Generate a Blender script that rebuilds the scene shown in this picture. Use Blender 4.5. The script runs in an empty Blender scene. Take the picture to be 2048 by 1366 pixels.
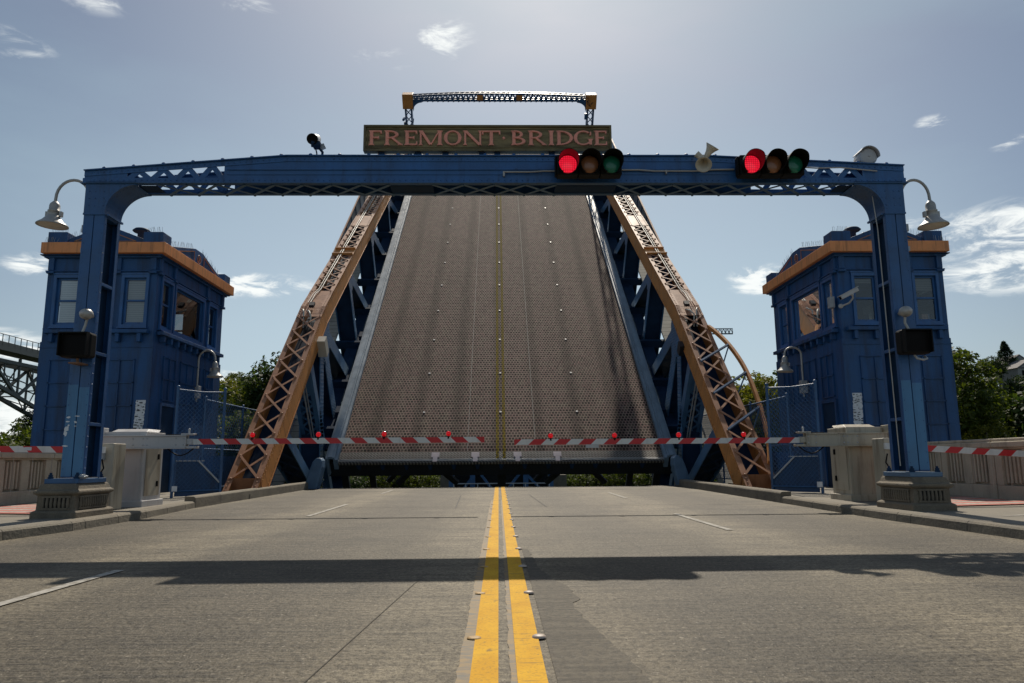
import bpy, math, random
from math import radians as R, sin, cos, pi
from mathutils import Vector as V, Matrix
random.seed(7)
S = bpy.context.scene
COL = S.collection

# ------------------------------------------------------------------ camera
F, YAW, PITCH, ROLL, CAMH = 1475.15, 0.0191, 0.1622, -0.0074, 0.9
fw = V((sin(YAW)*cos(PITCH), cos(YAW)*cos(PITCH), sin(PITCH)))
rt = V((cos(YAW), -sin(YAW), 0)); up = rt.cross(fw)
r2 = cos(ROLL)*rt + sin(ROLL)*up; u2 = -sin(ROLL)*rt + cos(ROLL)*up
cam = bpy.data.cameras.new("camera"); cam.sensor_width = 36; cam.lens = F/2048*36
cam.clip_start = .05; cam.clip_end = 5000
co = bpy.data.objects.new("camera", cam); COL.objects.link(co)
co.matrix_world = Matrix(((r2.x, u2.x, -fw.x, 0), (r2.y, u2.y, -fw.y, 0), (r2.z, u2.z, -fw.z, CAMH), (0, 0, 0, 1)))
S.camera = co
# ------------------------------------------------------------------ light
SUN_AZ, SUN_EL = R(4.5), R(49.0)          # azimuth measured from +Y towards +X
sl = bpy.data.lights.new("sun", 'SUN'); sl.energy = 4.8; sl.angle = R(.53); sl.color = (1, .91, .77)
so = bpy.data.objects.new("sun", sl); COL.objects.link(so)
sdir = V((sin(SUN_AZ)*cos(SUN_EL), cos(SUN_AZ)*cos(SUN_EL), sin(SUN_EL)))
so.rotation_euler = sdir.to_track_quat('Z', 'Y').to_euler()
so.location = (0, 60, 80)
S.view_settings.view_transform = 'Standard'; S.view_settings.look = 'None'
S.view_settings.gamma = 1; S.view_settings.exposure = -0.1
W = bpy.data.worlds.new("World"); S.world = W; W.use_nodes = True
wn = W.node_tree.nodes; wl = W.node_tree.links; wn.clear()
def wnode(t, **k):
    n = wn.new(t)
    for a, b in k.items(): setattr(n, a, b)
    return n
sky = wnode('ShaderNodeTexSky', sky_type='NISHITA', sun_disc=False, sun_elevation=SUN_EL, sun_rotation=SUN_AZ,
            air_density=1.0, dust_density=1.6, ozone_density=1.2)
tc = wnode('ShaderNodeTexCoord')
def wmath(op, a, b=None):
    n = wnode('ShaderNodeMath', operation=op)
    for i, x in enumerate((a, b)):
        if x is None: continue
        if isinstance(x, (int, float)): n.inputs[i].default_value = x
        else: wl.new(x, n.inputs[i])
    return n.outputs[0]
mask = None
# (direction, half width, half height, strength)
for (c, wx, wz, st) in (((-.30, .925, .226), .11, .02, 1.0), ((-.345, .915, .222), .05, .02, .8), ((.337, .914, .229), .052, .026, 1.15),
        ((.575, .785, .252), .12, .045, .7), ((.585, .785, .212), .14, .04, .75), ((.49, .825, .275), .075, .012, .45),
        ((-.065, .849, .524), .055, .03, .62), ((-.14, .854, .500), .06, .02, .42), ((-.29, .799, .527), .05, .02, .45),
        ((-.44, .74, .51), .07, .03, .45), ((.497, .782, .378), .03, .013, .62), ((.565, .752, .342), .035, .011, .55),
        ((-.525, .826, .225), .05, .02, .8), ((-.55, .831, .134), .09, .025, .9), ((-.56, .834, .05), .12, .04, .9),
        ((-.51, .737, .444), .05, .03, .4), ((-.535, .797, .295), .045, .008, .4), ((.43, .9, .12), .06, .012, .6), ((-.33,.93,.1),.1,.03,.7)):
    L = math.sqrt(sum(x*x for x in c))
    sub = wnode('ShaderNodeVectorMath', operation='SUBTRACT'); wl.new(tc.outputs['Generated'], sub.inputs[0]); sub.inputs[1].default_value = [x/L for x in c]
    mul = wnode('ShaderNodeVectorMath', operation='MULTIPLY'); wl.new(sub.outputs[0], mul.inputs[0]); mul.inputs[1].default_value = (1/wx, 1/wx, 1/wz)
    ln = wnode('ShaderNodeVectorMath', operation='LENGTH'); wl.new(mul.outputs[0], ln.inputs[0])
    mr = wnode('ShaderNodeMapRange', interpolation_type='SMOOTHSTEP'); wl.new(ln.outputs['Value'], mr.inputs[0])
    mr.inputs[1].default_value = 1.15; mr.inputs[2].default_value = 0.1; mr.inputs[3].default_value = 0; mr.inputs[4].default_value = st
    mask = mr.outputs[0] if mask is None else wmath('MAXIMUM', mask, mr.outputs[0])
mp = wnode('ShaderNodeMapping'); wl.new(tc.outputs['Generated'], mp.inputs[0]); mp.inputs['Scale'].default_value = (1, 1, 3.2); mp.inputs['Rotation'].default_value = (0, R(-8), 0)
nz = wnode('ShaderNodeTexNoise'); wl.new(mp.outputs[0], nz.inputs[0]); nz.inputs['Scale'].default_value = 17; nz.inputs['Detail'].default_value = 9; nz.inputs['Roughness'].default_value = .62; nz.inputs['Distortion'].default_value = .5
nmr = wnode('ShaderNodeMapRange'); wl.new(nz.outputs[0], nmr.inputs[0]); nmr.inputs[1].default_value = .36; nmr.inputs[2].default_value = .64
cm = wmath('MULTIPLY', mask, nmr.outputs[0])
cm2 = wnode('ShaderNodeMapRange', interpolation_type='SMOOTHSTEP'); wl.new(cm, cm2.inputs[0]); cm2.inputs[1].default_value = .10; cm2.inputs[2].default_value = .58; cm2.inputs[4].default_value = .92
# thin high veil over the whole sky
nz2 = wnode('ShaderNodeTexNoise'); wl.new(mp.outputs[0], nz2.inputs[0]); nz2.inputs['Scale'].default_value = 2.3; nz2.inputs['Detail'].default_value = 6
veil = wnode('ShaderNodeMapRange'); wl.new(nz2.outputs[0], veil.inputs[0]); veil.inputs[1].default_value = .35; veil.inputs[2].default_value = .75; veil.inputs[3].default_value = .0; veil.inputs[4].default_value = .45
sxy0 = wnode('ShaderNodeSeparateXYZ'); wl.new(tc.outputs['Generated'], sxy0.inputs[0])
sw0 = wnode('ShaderNodeMapRange', interpolation_type='SMOOTHSTEP'); wl.new(sxy0.outputs[1], sw0.inputs[0]); sw0.inputs[1].default_value = .1; sw0.inputs[2].default_value = .8; sw0.inputs[3].default_value = .1
veil.inputs[1].default_value = .42; mixv = wnode('ShaderNodeMixRGB'); wl.new(wmath('MULTIPLY', veil.outputs[0], sw0.outputs[0]), mixv.inputs[0]); wl.new(sky.outputs[0], mixv.inputs[1]); mixv.inputs[2].default_value = (6.0, 7.8, 9.0, 1)
sxyz = wnode('ShaderNodeSeparateXYZ'); wl.new(tc.outputs['Generated'], sxyz.inputs[0])
hz_ = wnode('ShaderNodeMapRange', interpolation_type='SMOOTHSTEP'); wl.new(sxyz.outputs[2], hz_.inputs[0]); hz_.inputs[1].default_value = .62; hz_.inputs[2].default_value = 0; hz_.inputs[3].default_value = .12; hz_.inputs[4].default_value = .78
sw = wnode('ShaderNodeMapRange', interpolation_type='SMOOTHSTEP'); wl.new(sxyz.outputs[1], sw.inputs[0]); sw.inputs[1].default_value = .70; sw.inputs[2].default_value = .985; sw.inputs[3].default_value = .12; sw.inputs[4].default_value = 1
rear = wnode('ShaderNodeMapRange', interpolation_type='SMOOTHSTEP'); wl.new(sxyz.outputs[1], rear.inputs[0]); rear.inputs[1].default_value = .55; rear.inputs[2].default_value = -.2; rear.inputs[3].default_value = 0; rear.inputs[4].default_value = .78
mixh = wnode('ShaderNodeMixRGB'); wl.new(wmath('MULTIPLY', hz_.outputs[0], wmath('MAXIMUM', sw.outputs[0], rear.outputs[0])), mixh.inputs[0]); wl.new(mixv.outputs[0], mixh.inputs[1]); mixh.inputs[2].default_value = (9.3, 11.2, 12.6, 1)
mixc = wnode('ShaderNodeMixRGB'); wl.new(cm2.outputs[0], mixc.inputs[0]); wl.new(mixh.outputs[0], mixc.inputs[1]); mixc.inputs[2].default_value = (17, 16.7, 16.2, 1)
tint = wnode('ShaderNodeMixRGB', blend_type='MULTIPLY'); tint.inputs[0].default_value = 1; wl.new(mixc.outputs[0], tint.inputs[1]); tint.inputs[2].default_value = (.955, 1.0, 1.01, 1)
bg = wnode('ShaderNodeBackground'); bg.inputs[1].default_value = .066; wl.new(tint.outputs[0], bg.inputs[0])
wo = wnode('ShaderNodeOutputWorld'); wl.new(bg.outputs[0], wo.inputs[0])

# ------------------------------------------------------------------ materials
def newmat(name):
    m = bpy.data.materials.new(name); m.use_nodes = True
    nt = m.node_tree; b = nt.nodes['Principled BSDF']
    return m, nt.nodes, nt.links, b
def nd(ns, t, **k):
    n = ns.new(t)
    for a, b in k.items(): setattr(n, a, b)
    return n
def noise(ns, ls, scale, detail=5, vec=(1, 1, 1), rough=.55, coord='Object'):
    t = nd(ns, 'ShaderNodeTexCoord'); m = nd(ns, 'ShaderNodeMapping'); ls.new(t.outputs[coord], m.inputs[0]); m.inputs['Scale'].default_value = vec
    n = nd(ns, 'ShaderNodeTexNoise'); ls.new(m.outputs[0], n.inputs[0]); n.inputs['Scale'].default_value = scale; n.inputs['Detail'].default_value = detail; n.inputs['Roughness'].default_value = rough
    return n.outputs[0]
def ramp(ns, ls, fac, a, b, lo=0., hi=1.):
    r = nd(ns, 'ShaderNodeMapRange'); ls.new(fac, r.inputs[0]); r.inputs[1].default_value = a; r.inputs[2].default_value = b; r.inputs[3].default_value = lo; r.inputs[4].default_value = hi
    return r.outputs[0]
def mix(ns, ls, fac, a, b, blend='MIX'):
    m = nd(ns, 'ShaderNodeMixRGB', blend_type=blend)
    for i, x in enumerate((fac, a, b)):
        if isinstance(x, tuple): m.inputs[i].default_value = (*x[:3], 1)
        elif isinstance(x, (int, float)): m.inputs[i].default_value = x
        else: ls.new(x, m.inputs[i])
    return m.outputs[0]
def bumpn(ns, ls, b, h, st, dist=.02):
    n = nd(ns, 'ShaderNodeBump'); n.inputs['Strength'].default_value = st; n.inputs['Distance'].default_value = dist; ls.new(h, n.inputs['Height']); ls.new(n.outputs[0], b.inputs['Normal'])
def sc(c, k): return tuple(min(1, x*k) for x in c)
def mat(name, c, rough=.5, metal=0, var=.18, scale=2.2, bump=.12, bscale=30, dirt=None, dirtamt=.5, dvec=(5, 5, .5), dscale=1.6, dlo=.52, dhi=.72, spec=.5, fine=0):
    m, ns, ls, b = newmat(name)
    n1 = noise(ns, ls, scale, 6)
    colr = mix(ns, ls, ramp(ns, ls, n1, .3, .7), sc(c, 1-var), sc(c, 1+var))
    if fine:
        nf = noise(ns, ls, 55, 3); colr = mix(ns, ls, ramp(ns, ls, nf, .35, .65), mix(ns, ls, 1., colr, (1-fine,)*3, 'MULTIPLY'), colr)
    if dirt:
        n2 = noise(ns, ls, dscale, 7, dvec, .62)
        colr = mix(ns, ls, ramp(ns, ls, n2, dlo, dhi, 0, dirtamt), colr, dirt)
    ls.new(colr, b.inputs['Base Color'])
    rr = ramp(ns, ls, n1, .3, .7, max(.03, rough-.08), min(1, rough+.08)); ls.new(rr, b.inputs['Roughness'])
    b.inputs['Metallic'].default_value = metal; b.inputs['Specular IOR Level'].default_value = spec
    if bump: bumpn(ns, ls, b, noise(ns, ls, bscale, 4), bump)
    return m
BLUE = (.021, .100, .275)
MB_ = {}
MB_['blue'] = mat('blue_paint', BLUE, .42, var=.22, dirt=(.012, .026, .06), dirtamt=.55, bump=.1)
MB_['blue_leg'] = mat('blue_paint_leg', (.019, .085, .23), .4, var=.2, dirt=(.014, .03, .065), dirtamt=.55, bump=.08)
MB_['blue_lt'] = mat('light_blue_patch', (.05, .165, .32), .45, var=.14, dirt=(.04, .10, .2), dirtamt=.6, bump=.06)
MB_['blue_bldg'] = mat('blue_render', (.008, .066, .195), .55, var=.2, scale=.9, dirt=(.008, .022, .06), dirtamt=.8, dvec=(2.5, 2.5, .3), dlo=.46, dhi=.68, bump=.3, bscale=14)
MB_['blue_grey'] = mat('blue_grey_paint', (.085, .16, .26), .45, var=.2, dirt=(.06, .10, .16), dirtamt=.6, bump=.08)
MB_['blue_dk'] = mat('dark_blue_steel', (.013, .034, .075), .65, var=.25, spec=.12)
MB_['blue_mid'] = mat('mid_blue_steel', (.022, .085, .20), .45, var=.22, dirt=(.02, .045, .09), dirtamt=.6)
MB_['black'] = mat('black_paint', (.006, .006, .006), .55, var=.2, spec=.15, bump=0)
MB_['blacksteel'] = mat('shade_black_steel', (.010, .012, .018), .6, var=.3)  # near black: shade on the blue steel under the leaf, put into the colour
MB_['orange'] = mat('orange_paint', (.54, .225, .06), .5, var=.18, dirt=(.20, .075, .03), dirtamt=.6, bump=.12)
MB_['orange_tan'] = mat('tan_orange_paint', (.37, .17, .088), .5, var=.2, dirt=(.17, .07, .035), dirtamt=.7, spec=.35, bump=.08)  # tan orange: chord-top fading and the tint of grazing sun in one colour
MB_['orange_bldg'] = mat('orange_cornice_paint', (.74, .275, .09), .5, var=.14, dirt=(.10, .045, .02), dirtamt=.6, dvec=(9, 9, .6))
MB_['concrete'] = mat('weathered_concrete', (.175, .145, .105), .85, var=.2, scale=3, dirt=(.07, .062, .05), dirtamt=.75, dvec=(2.2, 2.2, 1.1), dlo=.48, dhi=.75, bump=.5, bscale=26, fine=.25)
MB_['concrete_lt'] = mat('pale_concrete', (.44, .385, .30), .85, var=.14, scale=2, dirt=(.14, .12, .095), dirtamt=.65, dvec=(4, 4, .6), dlo=.52, dhi=.78, bump=.35, bscale=24, fine=.15)
MB_['kerb'] = mat('kerb_concrete', (.19, .165, .125), .88, var=.22, scale=2.5, dirt=(.07, .06, .05), dirtamt=.7, dvec=(.8, .8, 3), bump=.5, bscale=22, fine=.3)
MB_['walk'] = mat('sidewalk_concrete', (.22, .195, .155), .88, var=.18, scale=1.4, dirt=(.13, .12, .1), dirtamt=.5, dvec=(.6, .6, .6), bump=.3, bscale=30, fine=.25)
MB_['white'] = mat('white_enamel', (.43, .42, .415), .4, var=.08, dirt=(.22, .16, .12), dirtamt=.45, dlo=.55, dhi=.8, bump=.05)
MB_['cream'] = mat('cream_enamel', (.38, .34, .265), .45, var=.09, dirt=(.10, .065, .04), dirtamt=.75, dlo=.5, dhi=.72, bump=.05)
MB_['arm_white'] = mat('white_arm_sheeting', (.64, .63, .60), .45, var=.06, dirt=(.3, .27, .24), dirtamt=.35)
MB_['galv'] = mat('galvanised_steel', (.36, .37, .38), .5, metal=.25, var=.16, bump=.06)
MB_['lampgrey'] = mat('grey_lamp_metal', (.36, .35, .33), .42, metal=.25, var=.12, bump=.06)
MB_['hornbeige'] = mat('beige_horn', (.50, .47, .40), .5, var=.1, bump=.05)
MB_['rust'] = mat('rusty_steel', (.16, .085, .05), .8, var=.3)
MB_['plank'] = mat('grey_planks', (.24, .235, .21), .8, var=.2, scale=1.2, bump=.2)
MB_['white_mark'] = mat('white_road_paint', (.38, .36, .32), .75, var=.2, dirt=(.13, .115, .09), dirtamt=.85, dvec=(5, 3, 5), dscale=4, dlo=.45, dhi=.65, spec=.2)
MB_['red_mark'] = mat('red_road_paint', (.42, .12, .09), .8, var=.15, dirt=(.3, .2, .17), dirtamt=.5, dvec=(4, 4, 4))
MB_['marker'] = mat('white_marker', (.55, .52, .48), .4, var=.08)
MB_['sticker'] = mat('torn_paper_white', (.62, .64, .66), .7, var=.12, scale=9)
MB_['ink'] = mat('poster_ink', (.03, .03, .035), .7)
MB_['dark'] = mat('shade_black', (.006, .006, .007), .9)  # near black standing in for shade inside gaps, recesses and openings
MB_['letter'] = mat('salmon_red_letters', (.92, .34, .24), .55, var=.12, scale=6, dirt=(.5, .15, .11), dirtamt=.5, dvec=(6, 6, 6))
MB_['letter_edge'] = mat('pale_letter_edge', (.42, .30, .22), .6, var=.15)
MB_['signframe'] = mat('sign_frame_wood', (.15, .12, .06), .75, var=.3, scale=4, bump=.3)
MB_['earth'] = mat('ground_earth', (.035, .042, .018), .95, var=.3, scale=.05, spec=0, bump=0)
MB_['roof'] = mat('house_roof', (.13, .12, .12), .8); MB_['housewall'] = mat('house_wall', (.26, .25, .235), .7)
MB_['bridgesteel'] = mat('grey_green_bridge_steel', (.075, .085, .082), .6, var=.15)
MB_['bark'] = mat('tree_bark', (.10, .075, .055), .9, var=.3, bump=.4)
MB_['crane'] = mat('crane_steel', (.13, .15, .17), .6)
MB_['seam'] = mat('sealant', (.03, .028, .026), .8)
MB_['joint_soft'] = mat('worn_joint', (.075, .065, .050), .9)
MB_['kerb_steel'] = mat('kerb_steel_paint', (.17, .235, .30), .42, var=.16, dirt=(.08, .11, .14), dirtamt=.5, dvec=(6, .4, 6))
MB_['blue_web'] = mat('web_blue_paint', (.055, .145, .275), .42, var=.2, dirt=(.025, .06, .12), dirtamt=.5, bump=.2)
MB_['glass_dark'] = mat('signal_glass', (.006, .005, .005), .5, bump=0, spec=.08)

def m_red():
    m, ns, ls, b = newmat('red_retroreflective'); b.inputs['Base Color'].default_value = (.52, .018, .02, 1); b.inputs['Roughness'].default_value = .45; return m
MB_['lock_plate'] = mat('lock_plate_steel', (.62, .50, .48), .6)
MB_['red'] = m_red()
def m_globe():
    m, ns, ls, b = newmat('red_lamp_globe'); b.inputs['Base Color'].default_value = (.55, .004, .012, 1); b.inputs['Roughness'].default_value = .12
    b.inputs['Transmission Weight'].default_value = .25; b.inputs['Emission Color'].default_value = (1, .01, .02, 1); b.inputs['Emission Strength'].default_value = .22; return m
MB_['globe'] = m_globe()
def m_sign():
    m, ns, ls, b = newmat('weathered_sign_wood')
    n1 = noise(ns, ls, 2.2, 7, (1, 3, 6)); n2 = noise(ns, ls, 9, 5, (.5, 4, 9))
    c = mix(ns, ls, ramp(ns, ls, n1, .35, .65), (.09, .066, .032), (.34, .26, .125)); c = mix(ns, ls, ramp(ns, ls, n2, .45, .75, 0, .55), c, (.13, .125, .06))
    ls.new(c, b.inputs['Base Color']); b.inputs['Roughness'].default_value = .75; bumpn(ns, ls, b, n2, .25); return m
MB_['signwood'] = m_sign()
def m_lens(name, base, emit, st):
    m, ns, ls, b = newmat(name); b.inputs['Base Color'].default_value = (*base, 1); b.inputs['Roughness'].default_value = .25
    if emit:
        t = nd(ns, 'ShaderNodeTexCoord'); w = nd(ns, 'ShaderNodeTexWave', bands_direction='Z'); ls.new(t.outputs['Object'], w.inputs[0]); w.inputs['Scale'].default_value = 9
        w2 = nd(ns, 'ShaderNodeTexWave', bands_direction='X'); ls.new(t.outputs['Object'], w2.inputs[0]); w2.inputs['Scale'].default_value = 9; mm = nd(ns, 'ShaderNodeMath', operation='MULTIPLY'); ls.new(w.outputs[0], mm.inputs[0]); ls.new(w2.outputs[0], mm.inputs[1])
        c = mix(ns, ls, ramp(ns, ls, mm.outputs[0], .02, .55), sc(emit, .42), emit); ls.new(c, b.inputs['Emission Color']); b.inputs['Emission Strength'].default_value = st
    return m
MB_['lens_red'] = m_lens('lit_red_lens', (.5, .01, .02), (1, .014, .045), 1.05)
MB_['lens_amber'] = m_lens('unlit_amber_lens', (.30, .12, .05), None, 0)
MB_['lens_green'] = m_lens('unlit_green_lens', (.01, .17, .095), None, 0)
MB_['visor_red_glow'] = mat('visor_inside_red_glow', (.10, .008, .012), .4, var=.1, bump=0)  # light of the red lens on the visor inside, painted as its colour
def m_glass(name, c, blind=0, rough=.04, period=.045):
    m, ns, ls, b = newmat(name)
    b.inputs['Roughness'].default_value = rough; b.inputs['Specular IOR Level'].default_value = .9
    b.inputs['Base Color'].default_value = (*c, 1)
    if blind:
        t = nd(ns, 'ShaderNodeTexCoord'); w = nd(ns, 'ShaderNodeTexWave', bands_direction='Z'); ls.new(t.outputs['Object'], w.inputs[0]); w.inputs['Scale'].default_value = .314/period
        n1 = noise(ns, ls, 1.7, 3)
        cc = mix(ns, ls, ramp(ns, ls, w.outputs[0], .15, .6), sc(c, .62), c); cc = mix(ns, ls, ramp(ns, ls, n1, .4, .62, 0, .35), cc, sc(c, .55)); ls.new(cc, b.inputs['Base Color'])
        b.inputs['Coat Weight'].default_value = .6; b.inputs['Coat Roughness'].default_value = .03; b.inputs['Roughness'].default_value = .5; b.inputs['Specular IOR Level'].default_value = .3
    return m
MB_['blind'] = m_glass('glass_over_white_blind', (.46, .47, .45), 1)
MB_['pane'] = m_glass('dark_window_glass', (.035, .04, .045))
MB_['pane_grey'] = m_glass('grey_window_glass', (.17, .17, .18), 1, period=.05)
def m_road():
    m, ns, ls, b = newmat('worn_roadway_concrete')
    base = noise(ns, ls, .55, 6, (1, .35, 1)); tine = noise(ns, ls, 24, 4, (.05, 1, 1), .75); tine2 = noise(ns, ls, 8, 5, (.10, 1, 1), .7); track = noise(ns, ls, .9, 3, (1, .03, 1)); blot = noise(ns, ls, 1.9, 6, (1, .8, 1), .65)
    gr1 = noise(ns, ls, 26, 3, (1, .8, 1), .7); gr2 = noise(ns, ls, 70, 3, (1, .7, 1), .7); agg = noise(ns, ls, 42, 2, (1, .6, 1), .5)
    c = mix(ns, ls, ramp(ns, ls, base, .3, .7), (.105, .088, .060), (.185, .157, .110))
    t_ = nd(ns, 'ShaderNodeTexCoord'); sx = nd(ns, 'ShaderNodeSeparateXYZ'); ls.new(t_.outputs['Object'], sx.inputs[0])
    wv = nd(ns, 'ShaderNodeMath', operation='MULTIPLY_ADD'); ls.new(track, wv.inputs[0]); wv.inputs[1].default_value = .5; ls.new(sx.outputs[0], wv.inputs[2])
    wm_ = nd(ns, 'ShaderNodeMath', operation='MULTIPLY'); ls.new(wv.outputs[0], wm_.inputs[0]); wm_.inputs[1].default_value = 2*pi/3.15
    cs_ = nd(ns, 'ShaderNodeMath', operation='COSINE'); ls.new(wm_.outputs[0], cs_.inputs[0])
    c = mix(ns, ls, ramp(ns, ls, track, .40, .60, 0, .6), c, (.085, .072, .051))
    c = mix(ns, ls, ramp(ns, ls, cs_.outputs[0], -.1, -1., 0, .65), c, (.078, .066, .048))
    c = mix(ns, ls, ramp(ns, ls, cs_.outputs[0], .2, .9, 0, .5), c, (.26, .225, .16))
    c = mix(ns, ls, ramp(ns, ls, blot, .50, .70, 0, .5), c, (.088, .075, .054))
    c = mix(ns, ls, ramp(ns, ls, tine, .48, .58, .0, .6), c, mix(ns, ls, 1., c, (.50, .49, .48), 'MULTIPLY'))
    c = mix(ns, ls, ramp(ns, ls, tine2, .52, .62, .0, .6), c, mix(ns, ls, 1., c, (.52, .51, .49), 'MULTIPLY'))
    c = mix(ns, ls, ramp(ns, ls, gr1, .48, .57, .0, .85), c, mix(ns, ls, 1., c, (.46, .45, .44), 'MULTIPLY'))
    c = mix(ns, ls, ramp(ns, ls, gr2, .46, .62, .0, .8), c, mix(ns, ls, 1., c, (.5, .49, .48), 'MULTIPLY'))
    c = mix(ns, ls, ramp(ns, ls, agg, .62, .72, .0, .6), c, (.27, .24, .19))
    scuff = noise(ns, ls, 5, 5, (1.6, .16, 1), .7); mot = noise(ns, ls, 5.5, 6, (1, 1, 1), .68); big2 = noise(ns, ls, .9, 5, (1, 1, 1), .6)
    c = mix(ns, ls, ramp(ns, ls, scuff, .54, .68, 0, .55), c, mix(ns, ls, 1., c, (.58, .57, .55), 'MULTIPLY'))
    c = mix(ns, ls, ramp(ns, ls, mot, .50, .64, 0, .6), c, mix(ns, ls, 1., c, (.66, .65, .63), 'MULTIPLY'))
    c = mix(ns, ls, ramp(ns, ls, big2, .40, .62, 0, .75), mix(ns, ls, 1., c, (1.28, 1.26, 1.22), 'MULTIPLY'), mix(ns, ls, 1., c, (.78, .77, .75), 'MULTIPLY'))
    ls.new(c, b.inputs['Base Color']); b.inputs['Roughness'].default_value = .66; b.inputs['Specular IOR Level'].default_value = .28
    h = nd(ns, 'ShaderNodeMath', operation='ADD'); ls.new(tine, h.inputs[0]); ls.new(gr1, h.inputs[1])
    bumpn(ns, ls, b, h.outputs[0], .8, .02); return m
MB_['road'] = m_road()
def m_patch():
    m, ns, ls, b = newmat('dark_road_patch')
    tine = noise(ns, ls, 24, 4, (.05, 1, 1), .75); gr1 = noise(ns, ls, 26, 3, (1, .8, 1), .7); gr2 = noise(ns, ls, 70, 3, (1, .7, 1), .7)
    c = mix(ns, ls, ramp(ns, ls, tine, .42, .60), (.118, .101, .075), (.070, .060, .045)); c = mix(ns, ls, ramp(ns, ls, gr1, .45, .62, 0, .7), c, (.05, .045, .038)); c = mix(ns, ls, ramp(ns, ls, gr2, .55, .68, 0, .5), c, (.15, .135, .11))
    ls.new(c, b.inputs['Base Color']); b.inputs['Roughness'].default_value = .72; b.inputs['Specular IOR Level'].default_value = .2; bumpn(ns, ls, b, gr1, .7, .02); return m
MB_['patch'] = m_patch()
def m_yellow():
    m, ns, ls, b = newmat('yellow_road_paint')
    n1 = noise(ns, ls, 5, 6, (1, .5, 1)); n2 = noise(ns, ls, 70, 3)
    c = mix(ns, ls, ramp(ns, ls, n1, .35, .65), (.56, .285, .002), (.66, .365, .006)); n3 = noise(ns, ls, 14, 6, (1, .6, 1), .7); n4 = noise(ns, ls, 30, 4, (.15, 1, 1), .7)
    c = mix(ns, ls, ramp(ns, ls, n2, .52, .70, 0, .5), c, (.25, .14, .02)); c = mix(ns, ls, ramp(ns, ls, n3, .60, .70, 0, .75), c, (.13, .10, .05)); c = mix(ns, ls, ramp(ns, ls, n4, .60, .68, 0, .6), c, (.16, .11, .04))
    ls.new(c, b.inputs['Base Color']); b.inputs['Roughness'].default_value = .7; b.inputs['Specular IOR Level'].default_value = .15; bumpn(ns, ls, b, n2, .3, .006); return m
MB_['yellow'] = m_yellow()
def m_yellow_worn():
    m, ns, ls, b = newmat('worn_yellow_road_paint')
    n1 = noise(ns, ls, 22, 6, (.4, 1, 1), .7)
    c = mix(ns, ls, ramp(ns, ls, n1, .42, .6), (.20, .12, .028), (.09, .076, .053)); ls.new(c, b.inputs['Base Color']); b.inputs['Roughness'].default_value = .65; return m
MB_['yellow_worn'] = m_yellow_worn()
def m_grating():
    m, ns, ls, b = newmat('steel_grating_deck')
    t = nd(ns, 'ShaderNodeTexCoord')
    br = nd(ns, 'ShaderNodeTexBrick'); ls.new(t.outputs['Object'], br.inputs[0]); br.inputs['Scale'].default_value = 1
    br.inputs['Brick Width'].default_value = .12; br.inputs['Row Height'].default_value = .155; br.inputs['Mortar Size'].default_value = .017; br.inputs['Mortar Smooth'].default_value = .15; br.offset = .5
    br.inputs['Color1'].default_value = (1, 1, 1, 1); br.inputs['Color2'].default_value = (.7, .7, .7, 1); br.inputs['Mortar'].default_value = (0, 0, 0, 1)
    bar = nd(ns, 'ShaderNodeMath', operation='SUBTRACT'); bar.inputs[0].default_value = 1; ls.new(br.outputs[0], bar.inputs[1])
    big = noise(ns, ls, .5, 5, (1, .12, 1)); med = noise(ns, ls, 3, 5); spk = noise(ns, ls, 11, 2, (1, 1, 1))
    # wheel tracks: bands along the leaf polished / greasy with traffic
    sx = nd(ns, 'ShaderNodeSeparateXYZ'); ls.new(t.outputs['Object'], sx.inputs[0])
    wob = nd(ns, 'ShaderNodeMath', operation='MULTIPLY_ADD'); ls.new(big, wob.inputs[0]); wob.inputs[1].default_value = .3; ls.new(sx.outputs[0], wob.inputs[2])
    w = nd(ns, 'ShaderNodeMath', operation='MULTIPLY'); ls.new(wob.outputs[0], w.inputs[0]); w.inputs[1].default_value = 4.2
    cs = nd(ns, 'ShaderNodeMath', operation='COSINE'); ls.new(w.outputs[0], cs.inputs[0])
    barc = mix(ns, ls, ramp(ns, ls, big, .35, .65), (.31, .205, .165), (.215, .145, .115)); barc = mix(ns, ls, ramp(ns, ls, spk, .5, .66), barc, (.37, .19, .165)); barc = mix(ns, ls, ramp(ns, ls, med, .45, .7, 0, .5), barc, (.34, .30, .20))
    celc = mix(ns, ls, ramp(ns, ls, med, .35, .65), (.008, .005, .0045), (.016, .011, .009))
    c = mix(ns, ls, bar.outputs[0], celc, barc)
    c = mix(ns, ls, ramp(ns, ls, cs.outputs[0], .3, 1., 0, .55), c, mix(ns, ls, 1., c, (.26, .245, .23), 'MULTIPLY'))
    ls.new(c, b.inputs['Base Color']); ls.new(ramp(ns, ls, bar.outputs[0], 0, 1, .95, .8), b.inputs['Roughness']); ls.new(ramp(ns, ls, bar.outputs[0], 0, 1, 0, .05), b.inputs['Metallic'])
    b.inputs['Specular IOR Level'].default_value = .26
    bumpn(ns, ls, b, bar.outputs[0], 1., .03); return m
MB_['grating'] = m_grating()
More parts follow.
